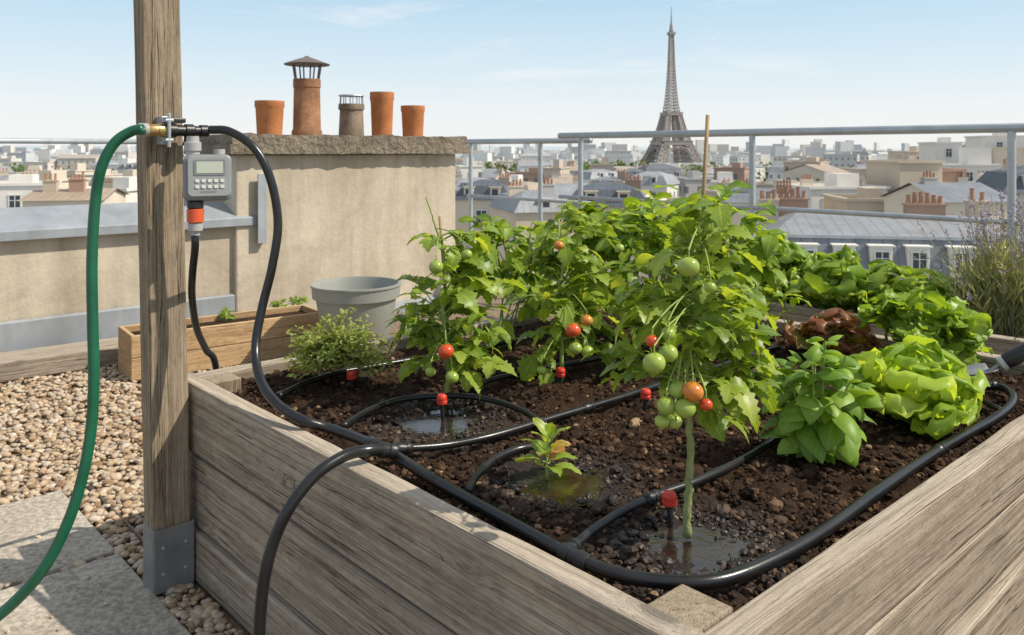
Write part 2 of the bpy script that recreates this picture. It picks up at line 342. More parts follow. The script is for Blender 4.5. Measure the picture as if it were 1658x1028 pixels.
# ------------------------------------------------------------------ planter builder
def board(name, c, L, H, T, ex, ey, mat, parent, bevel=.004):
    """board with its length on local x; slightly wavy edges"""
    me = bpy.data.meshes.new(name); n = 40; V = []; fs = []; o_ = random.uniform(0, 99)
    for i in range(n+1):
        x = -L/2+L*i/n
        for k, (y, z) in enumerate(((-1, -1), (1, -1), (1, 1), (-1, 1))):
            wv = (.0028*noise.noise(Vector((x*5, o_+k*3.1, 0)))+.002*noise.noise(Vector((x*21, o_+k*3.1, 5))))*(0 if i in (0, n) else 1) if T > .025 else 0
            V.append((x, y*T/2+wv*.6, z*H/2+wv))
    for i in range(n):
        for k in range(4): j = (k+1) % 4; fs.append((i*4+k, i*4+4+k, i*4+4+j, i*4+j))
    fs += [(0, 1, 2, 3), (n*4+3, n*4+2, n*4+1, n*4)]
    me.from_pydata(V, [], fs); me.materials.append(mat)
    bm = bmesh.new(); bm.from_mesh(me); bmesh.ops.recalc_face_normals(bm, faces=bm.faces); bm.to_mesh(me); bm.free()
    o = bpy.data.objects.new(name, me); COL.objects.link(o); o.parent = parent
    m = Matrix(((ex[0], ey[0], 0, c[0]-wl(parent)[0]), (ex[1], ey[1], 0, c[1]-wl(parent)[1]), (0, 0, 1, c[2]-wl(parent)[2]), (0, 0, 0, 1)))
    o.matrix_local = m; bv = o.modifiers.new('bevel', 'BEVEL'); bv.width = bevel; bv.segments = 2; bv.limit_method = 'ANGLE'; bv.angle_limit = R(50); return o
def planter(name, u0, u1, v0, v1, hs, hs2, label, mat, top=RIM):
    root = thing(name, UVp((u0+u1)/2, (v0+v1)/2, 0), label, 'planter')
    j = lambda: random.uniform(-.001, .001)
    z = top
    for r_, h in enumerate(hs):
        zc = z-h/2-(.006 if r_ else 0); hh = h-.012; T_ = TH-(0, .012, .004, .014)[r_]
        board('board', UVp(u0-T_/2+j(), (v0+v1)/2, zc), v1-v0+2*T_, hh, T_, dL, -dR, mat, root, .006)
        board('board', UVp(u1+T_/2+j(), (v0+v1)/2, zc), v1-v0+2*T_, hh, T_, dL, -dR, mat, root, .006)
        z -= h
    z = top
    for r_, h in enumerate(hs2):
        zc = z-h/2-(.010 if r_ else 0)-.004; hh = h-.020; T_ = TH-(0, .016, .003, .016)[r_]
        board('board', UVp((u0+u1)/2, v0-T_/2+j(), zc), u1-u0-.006, hh, T_, dR, dL, mat, root, .006)
        board('board', UVp((u0+u1)/2, v1+T_/2+j(), zc), u1-u0-.006, hh, T_, dR, dL, mat, root, .006)
        z -= h
    b = MB(); e = .012
    for (ua, ub, va, vb) in ((u0-e, u0+.003, v0, v1), (u1-.003, u1+e, v0, v1), (u0, u1, v0-e, v0+.003), (u0, u1, v1-.003, v1+e)):
        b.box(UVp((ua+ub)/2, (va+vb)/2, (top-.09)/2), (ub-ua, vb-va, top-.09), (dR, dL, UP))
    mk('gap_shade_sheet', b, M['black'], root)  # black sheets added behind the boards to darken the gaps like deep shade
    for u in (u0+.048, u1-.048):
        for v in (v0+.048, v1-.048):
            b = MB(); b.box(UVp(u, v, top/2-.006), (.09, .09, top-.014), (dR, dL, UP)); mk('corner_post', b, M['postwood'], root, bevel=.004)
    return root
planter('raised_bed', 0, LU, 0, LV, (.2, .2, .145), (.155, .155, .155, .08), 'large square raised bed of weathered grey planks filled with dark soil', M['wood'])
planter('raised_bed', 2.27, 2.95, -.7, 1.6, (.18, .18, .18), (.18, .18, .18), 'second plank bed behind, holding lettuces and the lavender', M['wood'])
b = MB(); b.prism([(2.275, -.69), (2.945, -.69), (2.945, 1.59), (2.275, 1.59)], UVp(0, 0, .3), dR, dL, UP*.17)
tag(mk('soil', b, M['soilbase'], origin=UVp(2.6, .4, .3)), kind='structure')

# ---- soil
PUD = [(G(715, 678, SOIL), .14), (G(905, 778, SOIL), .12), (G(1118, 878, SOIL), .12)]
def wetness(x, y):
    return min(1, max((math.exp(-(((x-c[0])**2+(y-c[1])**2)/(r*r*1.8))**1.5)*1.15 for c, r in PUD)))*(.8+.4*noise.noise(Vector((x*14, y*14, 3))))
def soilh(x, y, fine=True):
    q = Vector((x, y, 0)); h = .014*noise.noise(q*5)+.014*noise.noise(q*14)
    if fine: h += .013*abs(noise.noise(q*34))+.008*noise.noise(q*85)-.003
    for c, r in PUD:
        d2 = (x-c[0])**2+(y-c[1])**2
        if d2 < 4*r*r: e = math.exp(-d2/(r*r)*1.3); h = h*(1-.65*e)-.013*e
    return h
nu, nv = 360, 330
us = np.linspace(.003, LU-.003, nu); vs_ = np.linspace(.003, LV-.003, nv); Vs = []; wet = []
for v in vs_:
    for u in us:
        p = UVp(u, v, 0); h = soilh(p[0], p[1])
        if abs(u) < .04 or abs(v) < .04: h -= .006
        Vs.append((p[0], p[1], SOIL+h)); wet.append(wetness(p[0], p[1]))
fs = [(j*nu+i, j*nu+i+1, (j+1)*nu+i+1, (j+1)*nu+i) for j in range(nv-1) for i in range(nu-1)]
b = MB(); b.v = [np.array(Vs)]; b.f = fs; b.m = [0]*len(fs); b.n = len(Vs)
so_ = tag(mk('soil', b, M['soilbase'], smooth=True, origin=UVp(LU/2, LV/2, SOIL)), kind='structure')
at = so_.data.attributes.new('wet', 'FLOAT', 'POINT'); at.data.foreach_set('value', np.array(wet, np.float32))
cp = []; cw = []
while len(cp) < 17000:
    u, v = random.uniform(.01, LU-.01), random.uniform(.01, LV-.01); p = UVp(u, v, 0)
    if p[1] > 2.2 and random.random() < .55: continue
    if noise.noise(Vector((p[0]*8, p[1]*8, 7)))+random.uniform(-.25, .55) < 0: continue
    k = min(math.hypot(p[0]-c[0], p[1]-c[1])/r for c, r in PUD)
    if k < .7 and random.random() < .93: continue
    cp.append((p[0], p[1], SOIL+soilh(p[0], p[1], False)+.003)); cw.append(wetness(p[0], p[1]))
cp = np.array(cp); rr = .0015+.025*rng.beta(.75, 7.0, len(cp))
tag(lumps('soil_clods', cp, rr, .72, .15, M['soil'], 'stuff', 2, False, np.array(cw)), 'crumbs and clods of dark brown soil across the raised bed', 'soil')
plab = ['dark wet puddle round the red emitter under the left tomato plant', 'muddy puddle beside the small pepper seedling', 'shiny puddle around the bare stem of the front tomato plant']
for (c, r), lab in zip(PUD, plab):
    n = 40; a = np.linspace(0, 2*math.pi, n, endpoint=False); rr_ = r*.9*(1+.12*np.sin(3*a+c[0])+.08*np.sin(5*a))
    b = MB(); b.add([(c[0]+rr_[i]*math.cos(a[i]), c[1]+rr_[i]*math.sin(a[i]), SOIL-.006) for i in range(n)], [tuple(range(n))])
    tag(mk('puddle', b, M['water'], origin=(c[0], c[1], SOIL-.006)), lab, 'puddle')

# ------------------------------------------------------------------ hoses
def hose(name, pts, r, mat, label, cat, n=10, conn=(), seg=12):
    pl = spline(pts, n); o0 = pl[0]
    root = thing(name, o0, label, cat); b = MB(); b.tube(pl, r, seg); mk('tube', b, mat, root, True)
    for (i, ln, rr) in conn:
        k = int(i*(len(pl)-1)); k = min(max(k, 1), len(pl)-2); d = unit(pl[k+1]-pl[k-1])
        b = MB(); b.lathe([(rr*.8, -ln/2-.006), (rr, -ln/2), (rr, -ln/6), (rr*.86, -ln/6+.001), (rr*.86, ln/6), (rr, ln/6+.001), (rr, ln/2), (rr*.8, ln/2+.006)], pl[k], d, 14); mk('connector', b, M['black'], root, 'auto')
    return root
HZ = SOIL+.022
g = lambda x, y, z=HZ: G(x, y, z)
HZr = RIM-.01
feed = [P(340, 210, 2.19), P(372, 213, 2.18), P(412, 240, 2.17), P(438, 290, 2.17), P(450, 360, 2.17), P(441, 430, 2.16), P(424, 500, 2.15), P(414, 560, 2.12), P(420, 610, 2.06), P(445, 650, 1.98), P(490, 680, 1.91), g(545, 697, HZr), g(622, 726, HZr+.004)]
hose('supply_hose', feed, .0115, M['hose'], 'black hose looping from the tap valve down into the raised bed', 'hose', conn=((.985, .03, .016),))
hose('manifold_hose', [g(622, 727, HZr+.004), g(720, 787, HZr-.012), g(830, 848, HZ), g(930, 902), g(1000, 929), g(1080, 942), g(1160, 940), g(1240, 912), g(1330, 862), g(1430, 790), g(1530, 722), g(1612, 676), g(1640, 650), g(1632, 632), g(1600, 624), g(1548, 633)], .0112, M['hose'], 'thick black ring hose lying inside the near edges of the raised bed', 'hose', conn=((.2, .05, .0155), (.66, .012, .013), (.93, .02, .0145)))
hose('overflow_hose', [g(640, 731, RIM+.006), G(622, 729, RIM+.010), G(596, 729, RIM+.022), P(560, 737, 1.675), P(512, 768, 1.63), P(470, 820, 1.60), P(442, 880, 1.59), P(426, 950, 1.58), P(419, 1040, 1.57), P(420, 1130, 1.58), P(440, 1190, 1.62), P(440, 1217, 1.62), P(380, 1222, 1.6)], .0118, M['hose'], 'black hose arching over the left plank wall and hanging down outside', 'hose', conn=((.06, .03, .0165),))
hose('drip_line', [g(635, 727, HZr), g(720, 721), g(800, 705), g(900, 675), g(1000, 645), g(1060, 625), g(1140, 600), g(1260, 562)], .0090, M['hose'], 'black drip line running from the tee straight across the bed', 'drip line', conn=((.03, .03, .0135), (.5, .025, .012)))
hose('drip_line', [g(555, 690), g(600, 663), g(660, 645), g(740, 641), g(800, 649), g(850, 667), g(884, 690)], .0080, M['hose'], 'curved black drip line looping past the left tomato plant', 'drip line', conn=((.97, .02, .0115),))
hose('drip_line', [g(452, 641), g(490, 622), g(545, 604), g(610, 592), g(690, 578), g(780, 562), g(860, 546)], .0080, M['hose'], 'black drip line along the rear of the bed behind the low herb', 'drip line', conn=((.02, .02, .0115),))
hose('drip_line', [g(745, 632), g(790, 616), g(850, 603), g(915, 590), g(990, 576)], .0080, M['hose'], 'short black drip line between the left and middle tomato plants', 'drip line')
hose('drip_line', [g(758, 795), g(772, 770), g(800, 744), g(835, 728), g(866, 722)], .0080, M['hose'], 'short black drip line bending to the small pepper seedling', 'drip line')
hose('drip_line', [g(920, 892), g(960, 858), g(1010, 826), g(1060, 803), g(1130, 778), g(1195, 748), g(1240, 722), g(1275, 700)], .0083, M['hose'], 'black drip line running past the front tomato stem towards the basil', 'drip line', conn=((.02, .03, .013), (.42, .03, .0115)))
hose('drip_line', [g(1546, 630), g(1580, 643), g(1620, 664)], .0072, M['hose'], 'short black drip line beside the trowel', 'drip line')
hose('garden_hose', [P(232, 209, 2.10), P(212, 213, 2.10), P(185, 232, 2.09), P(164, 272, 2.08), P(154, 330, 2.08), P(149, 420, 2.07), P(150, 520, 2.06), P(152, 610, 2.05), P(148, 690, 2.04), P(134, 770, 2.02), P(108, 850, 2.0), P(65, 928, 1.98), P(0, 995, 1.97), P(-70, 1035, 1.96), G(-180, 1050, .014)], .0135, M['green'], 'green garden hose curving from the valve down to the ground at left', 'hose')
hose('outlet_tube', [P(315, 372, 2.16), P(316, 400, 2.16), P(312, 440, 2.2), P(311, 480, 2.27), P(318, 530, 2.36), P(333, 565, 2.44), P(350, 600, 2.5), P(352, 760, 2.52), P(356, 850, 2.55)], .010, M['hose'], 'black tube dropping from the timer outlet behind the post', 'hose')

# emitters
e0 = thing('drip_emitter', (0, 0, SOIL), '', 'drip emitter', 'red capped drip emitters in the bed')
b = MB(); b.lathe([(.0025, -.04), (.005, .0), (.006, .012), (.0055, .03), (.0085, .031), (.0085, .036)], (0, 0, SOIL), UP, 12); mk('spike', b, M['black'], e0, 'auto')
b = MB(); b.lathe([(.0115, .034), (.0135, .036), (.0138, .043), (.0128, .044), (.0138, .0455), (.0135, .054), (.010, .0585), (.004, .059), (0, .057)], (0, 0, SOIL), UP, 18); mk('cap', b, M['red'], e0, 'auto')
ems = [(570, 606, 'red capped emitter beside the low bushy herb'), (717, 646, 'red capped emitter standing in the puddle under the left tomato plant'), (906, 602, 'red capped emitter at the foot of the middle tomato plant'), (1044, 637, 'red capped emitter on the straight line, left of the front tomato plant'), (1086, 807, 'nearest red capped emitter, next to the bare tomato stem')]
for i, (x, y, lab) in enumerate(ems):
    p = G(x, y, SOIL+.047); t = e0
    if i:
        t = e0.copy(); COL.objects.link(t)
        for ch in list(e0.children): c = ch.copy(); COL.objects.link(c); c.parent = t
    t.location = (p[0], p[1], SOIL); t['label'] = lab; t.rotation_euler = (random.uniform(-.06, .06), random.uniform(-.06, .06), random.random()*3)

# ------------------------------------------------------------------ post with valve and timer
q0 = UVp(-TH-.006, 1.6, 0)
pc = q0-dR*.05+dL*.0375; ex, en = dR, -dL
root = thing('timber_post', pc, 'tall weathered square timber post at the left corner of the raised bed', 'post')
b = MB(); sh = lambda z: A3(-.021, 0, 0)*z; zz = list(np.linspace(.115, 2.35, 30))
V = []; fs = []
for z in zz:
    for kk, (sx, sy) in enumerate(((-1, -1), (1, -1), (1, 1), (-1, 1))): V.append(pc+dR*(.05+.002*noise.noise(Vector((z*4, kk*3.3, 1)))+.001*noise.noise(Vector((z*17, kk*3.3, 1))))*sx+dL*.0375*sy+UP*z+sh(z))
nz = len(zz)
for i in range(nz-1):
    for j in range(4): fs.append((i*4+j, i*4+(j+1) % 4, i*4+4+(j+1) % 4, i*4+4+j))
fs += [(3, 2, 1, 0), (nz*4-4, nz*4-3, nz*4-2, nz*4-1)]
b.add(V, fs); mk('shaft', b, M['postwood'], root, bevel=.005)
b = MB()
for s_ in (-1, 1):
    b.box(pc+UP*.085+dL*.0405*s_, (.1065, .004, .17), (dR, dL, UP)); b.box(pc+UP*.085+dR*.0532*s_, (.004, .0765, .17), (dR, dL, UP))
b.box(pc+UP*.058, (.10, .076, .112), (dR, dL, UP))
br = mk('base_bracket', b, M['bracket'], root, bevel=.0015)
for s_, z in ((-.03, .05), (.03, .05), (-.03, .12), (.03, .12)):
    b = MB(); b.lathe([(.005, 0), (.005, .003), (.002, .004)], pc+dR*s_-dL*.0425+UP*z, -dL, 8); mk('bolt', b, M['galv'], br)
O = pc-dL*.0375+sh(1.2)
def LP(s, n, z): p = O+ex*s+en*n; p[2] = z; return p
ZV = 1.232
root = thing('tap_valve', LP(0, .03, ZV), 'brass and black hose valve clamped across the post', 'valve')
b = MB(); b.lathe([(.013, -.085), (.018, -.082), (.018, -.074), (.0165, -.073), (.018, -.071), (.018, -.060), (.014, -.058)], LP(0, .045, ZV), ex, 18); mk('hose_coupling', b, M['greyfit'], root, 'auto')
b = MB(); b.lathe([(.0155, -.058), (.0165, -.056), (.0165, -.035), (.0185, -.034), (.0185, -.016), (.015, -.014)], LP(0, .045, ZV), ex, 12); mk('brass_body', b, M['brass'], root, 'auto')
b = MB(); b.lathe([(.0145, -.014), (.0185, -.012), (.0185, .012), (.015, .014), (.0145, .035), (.018, .037), (.018, .058), (.014, .062), (.013, .075), (.0165, .077), (.0165, .098), (.012, .102)], LP(0, .045, ZV), ex, 18)
b.lathe([(.013, 0), (.013, -.03), (.016, -.031), (.016, -.04)], LP(.048, .045, ZV), UP, 16); mk('valve_body', b, M['black'], root, 'auto')
b = MB(); b.lathe([(.006, .012), (.006, .022)], LP(0, .045, ZV), UP, 10); b.box(LP(.008, .045, ZV+.027), (.058, .02, .013), (ex, en, UP)); mk('lever', b, M['black'], root, bevel=.003)
b = MB(); b.box(LP(-.012, .0225, ZV), (.022, .045, .075), (ex, en, UP)); b.box(LP(-.012, .048, ZV+.026), (.022, .045, .008), (ex, en, UP)); b.box(LP(-.012, .048, ZV-.026), (.022, .045, .008), (ex, en, UP)); b.lathe([(.005, -.045), (.005, .045)], LP(-.012, .066, ZV), UP, 8); mk('clamp', b, M['galv'], root, bevel=.002)
# timer
en2 = unit(A3(.42, -.90, .12)); tcn = P(337, 287, 2.11)
ex2 = unit(np.cross(en2, UP)); ex2 = ex2 if ex2[0] > 0 else -ex2
ez2 = unit(np.cross(ex2, en2)); ez2 = ez2 if ez2[2] > 0 else -ez2
root = thing('watering_timer', tcn-UP*.06, 'grey water timer with small display hanging on the post beneath the valve', 'timer')
def TP(x, y, n): return tcn+ex2*x+ez2*y+en2*n
def rrect(w, h, r, n=5):
    out = []
    for cx, cy, a0 in ((w/2-r, h/2-r, 0), (-w/2+r, h/2-r, 90), (-w/2+r, -h/2+r, 180), (w/2-r, -h/2+r, 270)):
        for k in range(n+1): a = R(a0+90*k/n); out.append((cx+r*math.cos(a), cy+r*math.sin(a)))
    return out
b = MB(); b.prism(rrect(.116, .118, .016), TP(0, 0, -.05), ex2, ez2, en2*.057); mk('case', b, M['timer'], root, bevel=.005)
b = MB(); b.prism(rrect(.104, .104, .012), TP(.002, .002, .006), ex2, ez2, en2*.007); fc = mk('face_panel', b, M['timerface'], root, bevel=.002)
b = MB(); b.prism(rrect(.076, .040, .004), TP(.003, .024, .0125), ex2, ez2, en2*.0022); mk('display_bezel', b, M['timer'], fc)
b = MB(); b.prism(rrect(.064, .030, .002), TP(.003, .024, .0142), ex2, ez2, en2*.0014); mk('display', b, M['lcd'], fc)
for r_ in range(2):
    for k in range(5):
        b = MB(); b.prism(rrect(.0095, .008, .002, 3), TP(-.027+k*.015, -.010-r_*.015, .0125), ex2, ez2, en2*.003); mk('button', b, M['btn'], fc)
b = MB(); b.prism(rrect(.04, .005, .001, 2), TP(.0, -.038, .0125), ex2, ez2, en2*.001); mk('strip', b, M['timer'], fc)
tp = TP(-.035, .058, -.02)
b = MB(); b.lathe([(.017, 0), (.017, .012), (.021, .013), (.021, .034), (.016, .036), (.015, .05)], tp, UP, 20); mk('inlet_nut', b, M['greyfit'], root, 'auto')
b = MB(); b.lathe([(.011, 0), (.014, .003), (.014, .02)], TP(.03, .055, -.02), UP, 14); mk('inlet_cap', b, M['greyfit'], root, 'auto')
op = TP(-.030, -.058, -.016)
b = MB(); b.lathe([(.017, .0), (.020, -.003), (.020, -.018), (.017, -.02)], op, UP, 20); mk('outlet_nut', b, M['black'], root, 'auto')
b = MB(); b.lathe([(.017, -.02), (.021, -.022), (.021, -.054), (.017, -.056)], op, UP, 20); mk('quick_connector', b, M['orange'], root, 'auto')
b = MB(); b.lathe([(.015, -.056), (.018, -.058), (.018, -.076), (.011, -.08), (.011, -.088)], op, UP, 16); mk('hose_nut', b, M['greyfit'], root, 'auto')

# ------------------------------------------------------------------ parapet + chimney
cz0, cz1 = P(0, 390, W0[1])[2], P(0, 346, W0[1])[2]
def WP(s, n, z): p = W0+dR*s-dL*n; p = p.copy(); p[2] = z; return p
sE = float(np.dot(on_line(W0, dR, 415)-W0, dR)); sC = float(np.dot(on_line(W0, dR, 378)-W0, dR)); sD = float(np.dot(on_line(W0, dR, 733)-W0, dR))
root = thing('parapet_wall', WP(-1, -.2, 0), 'low beige rendered parapet with grey metal coping left of the chimney', 'wall')
b = MB(); b.box(WP((sE-3)/2, -.2, (cz0-.05)/2-.0), (sE+3, .4, cz0+.05-.002), (dR, dL, UP)); mk('wall', b, M['stucco'], root)
b = MB(); b.prism([(.06, cz0-.0), (.06, cz0+.055), (-.20, cz1+.02), (-.46, cz0+.06), (-.46, cz0)], WP(-3, 0, 0), -dL, UP, dR*(sE+3-.01)); mk('coping', b, M['zinc'], root, bevel=.004)
b = MB(); b.prism([(.015, -.02), (.16, -.02), (.16, .02), (.03, .05), (.03, .24), (.012, .25)], WP(-3, 0, 0), -dL, UP, dR*(sD+3)); mk('base_flashing', b, M['zinc'], root, bevel=.003)
b = MB(); b.box(WP(sE-.005, .085, .80), (.05, .012, .46), (dR, dL, UP)); b.box(WP(sE+.026, .05, .80), (.012, .08, .46), (dR, dL, UP)); mk('end_plate', b, M['galv'], root, bevel=.002)
zb = CZ-7/F*5.7
root = thing('chimney_stack', WP((sC+sD)/2, -.3, 0), 'wide beige rendered chimney stack topped by five pots', 'chimney')
b = MB(); b.box(WP((sC+sD)/2, -.3+.03, zb/2), (sD-sC, .62, zb), (dR, dL, UP)); mk('stack', b, M['stucco'], root, bevel=.012)
b = MB(); L_ = sD-sC+.16; nn_ = 110
for i in range(2):
    V = []; fs = []; hw_, zz0, zz1 = (.385-.018*i), zb+.002+.066*i, zb+.067+.066*i
    for k in range(nn_+1):
        s_ = (sC+sD)/2+.01-L_/2+.02*i+(L_-.04*i)*k/nn_; jj = lambda q: .014*noise.noise(Vector((s_*9, q+i*7, 0)))+.009*noise.noise(Vector((s_*30, q+i*3, 0)))
        V += [WP(s_, -.27+hw_+jj(1), zz0+abs(jj(8))*.6*(i == 0)), WP(s_, -.27+hw_+jj(2), zz1+jj(5)*(i == 1)), WP(s_, -.27-hw_, zz1), WP(s_, -.27-hw_, zz0)]
    for k in range(nn_):
        for q in range(4): fs.append((k*4+q, k*4+4+q, k*4+4+(q+1) % 4, k*4+(q+1) % 4))
    fs += [(0, 1, 2, 3), (nn_*4+3, nn_*4+2, nn_*4+1, nn_*4)]; b.add(V, fs)
mk('coping_slab', b, M['slab'], root)
ztop = zb+.128
def chpot(px0, px1, ytop, ybase, mat, kind, lab):
    c = on_line(W0+dL*.27, dR, (px0+px1)/2); Y = c[1]; r = (px1-px0)/2/F*Y; h = CZ-(ytop-HY)/F*Y-ztop
    t = thing('chimney_pot', A3(c[0], c[1], ztop), lab, 'chimney pot', 'pots on the rooftop chimney')
    b = MB()
    if kind == 'taper': pr = [(r*.99, 0), (r*.97, .02), (r*.88, h*.82), (r*.98, h*.83), (r*1.0, h*.9), (r*.97, h), (r*.83, h), (r*.75, h-.1)]
    elif kind == 'roll': pr = [(r*1.05, 0), (r*1.05, h*.1), (r*.96, h*.13), (r*.9, h*.85), (r*.95, h*.86), (r*.95, h), (r*.78, h), (r*.7, h-.1)]
    else: pr = [(r*.82, 0), (r*.84, h*.05), (r*.94, h*.8), (r*1.0, h*.84), (r*1.0, h), (r*.86, h), (r*.78, h-.1)]
    b.lathe(pr, A3(c[0], c[1], ztop-.002), UP, 28); mk('pot', b, mat, t, 'auto'); return t, c, r, ztop+h
chpot(413, 460, 163, 213, M['terracotta'], 'flare', 'leftmost short flared orange pot on the chimney')
t, c, r, z = chpot(474, 520, 128, 211, M['oldterracotta'], 'roll', 'tall sooty pot with a conical metal rain cap')
b = MB(); yc = c[1]; hc = 30/F*yc
for k in range(8):
    a = k*math.pi/4; b.tube([c*A3(1, 1, 0)+UP*(z-.02)+r*.82*A3(math.cos(a), math.sin(a), 0), c*A3(1, 1, 0)+UP*(z+hc*.8)+r*1.0*A3(math.cos(a), math.sin(a), 0)], .006, 5)
b.lathe([(r*1.55, hc*.75), (r*1.6, hc*.80), (r*.9, hc*1.0), (r*.25, hc*1.17), (r*.1, hc*1.25), (0, hc*1.25)], A3(c[0], c[1], z), UP, 24); mk('rain_cap', b, M['rust'], t, 'auto')
t, c, r, z = chpot(548, 590, 168, 212, M['flue'], 'taper', 'short brown pot with a wire guard between the two tallest pots')
b = MB()
for k in range(10):
    a = k*math.pi/5; b.tube([c*A3(1, 1, 0)+UP*(z-.02)+r*.9*A3(math.cos(a), math.sin(a), 0), c*A3(1, 1, 0)+UP*(z+.06)+r*.85*A3(math.cos(a), math.sin(a), 0)], .004, 5)
b.lathe([(r*.9, .055), (r*1.0, .058), (r*.95, .066), (r*.5, .07), (0, .068)], A3(c[0], c[1], z), UP, 18); mk('wire_guard', b, M['galv'], t)
chpot(599, 638, 149, 213, M['terracotta'], 'flare', 'tall plain orange pot second from right on the chimney')
chpot(649, 688, 171, 214, M['terracotta'], 'flare', 'rightmost short orange pot on the chimney')

# ------------------------------------------------------------------ railings
def railing(p0, d, ts, t0, t1, zt_, zl, label, r=.021, foot=-.05):
    root = thing('railing', p0+d*t0, label, 'railing')
    pp = lambda t, z: A3(*(p0+d*t)[:2], z)
    b = MB(); b.tube([pp(t0, zt_), pp(t1, zt_)], r*1.15, 12); mk('handrail', b, M['galv'], root, True)
    b = MB(); b.tube([pp(t0, zl), pp(t1, zl)], r*.72, 10); mk('lower_rail', b, M['galv'], root, True)
    for t in ts:
        b = MB(); b.tube(spline([pp(t, foot), pp(t, .6), pp(t, zt_-.06), pp(t, zt_-.018)], 4), r*.95, 12); b.lathe([(.05, 0), (.05, .008)], pp(t, foot+.03), UP, 12); mk('rail_post', b, M['galv'], root, 'auto')
zrt = CZ+36/F*4.15; zrl = CZ-117/F*4.15
tpx = lambda px: float(np.dot(on_line(R0, dL, px)-R0, dL))
railing(R0, dL, [0, tpx(1218), tpx(940)], -2.0, tpx(906), zrt, zrl, 'galvanised tube railing along the right roof edge behind the beds')
R2 = R0+dR*.22
tpx2 = lambda px: float(np.dot(on_line(R2, dL, px)-R2, dL))
railing(R2, dL, [tpx2(762), tpx2(875)], tpx2(957), tpx2(757), CZ+14/F*7.4, CZ-78/F*7.2, 'shorter galvanised railing between the chimney and the main railing')
W2 = W0+dL*.62
railing(W2, dR, [-1.6, float(np.dot(on_line(W2, dR, 395)-W2, dR))], -3.2, float(np.dot(on_line(W2, dR, 405)-W2, dR)), CZ+14/F*5.4, CZ-100/F*5.4, 'grey railing behind the low parapet at left', r=.015)

# ------------------------------------------------------------------ trough, plank, grey pot
tb = G(212, 618, .0); tdir = unit(G(520, 505, .235)-G(205, 545, .235)); tdir[2] = 0; tdir = unit(tdir); tn = A3(-tdir[1], tdir[0], 0)
LT = 1.05; HT = .235
root = thing('wooden_trough', tb+tdir*LT/2+tn*.14, 'long low orange-brown wooden trough with seedlings behind the post', 'planter')
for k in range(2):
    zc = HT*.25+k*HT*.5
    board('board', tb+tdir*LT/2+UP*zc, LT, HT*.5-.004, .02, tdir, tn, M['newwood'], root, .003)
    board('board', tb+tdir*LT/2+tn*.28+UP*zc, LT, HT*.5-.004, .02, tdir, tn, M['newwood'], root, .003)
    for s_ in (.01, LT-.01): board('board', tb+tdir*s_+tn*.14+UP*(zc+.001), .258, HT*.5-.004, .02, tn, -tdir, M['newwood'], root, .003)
b = MB(); b.box(tb+tdir*LT/2+tn*.14+UP*.1, (LT-.045, .255, .2), (tdir, tn, UP)); mk('potting_soil', b, M['soilbase'], root)
pb = G(0, 622, 0); pe = G(203, 590, 0); pd = unit(pe-pb); pn = A3(-pd[1], pd[0], 0)
root = thing('timber_plank', pb, 'weathered timber plank lying along the gravel edge at left', 'plank')
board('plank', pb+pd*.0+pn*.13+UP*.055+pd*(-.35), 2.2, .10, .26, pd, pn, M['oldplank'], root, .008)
c = P(577, 458, 4.6); r = 73/F*4.6; h = c[2]
root = thing('round_pot', A3(c[0], c[1], 0), 'large empty grey plastic pot standing before the chimney', 'pot')
b = MB(); b.lathe([(r*.62, 0), (r*.66, .01), (r*.88, h-.085), (r*.885, h-.08), (r*.955, h-.075), (r*.975, h-.012), (r*1.0, h-.01), (r*1.0, h), (r*.93, h), (r*.90, h-.02), (r*.62, .05), (0, .05)], A3(c[0], c[1], 0), UP, 40); mk('body', b, M['pot'], root, 'auto')
b = MB(); b.lathe([(r*.79, 0), (0, .004)], A3(c[0], c[1], h-.19), UP, 30); mk('potting_soil', b, M['soilbase'], root)

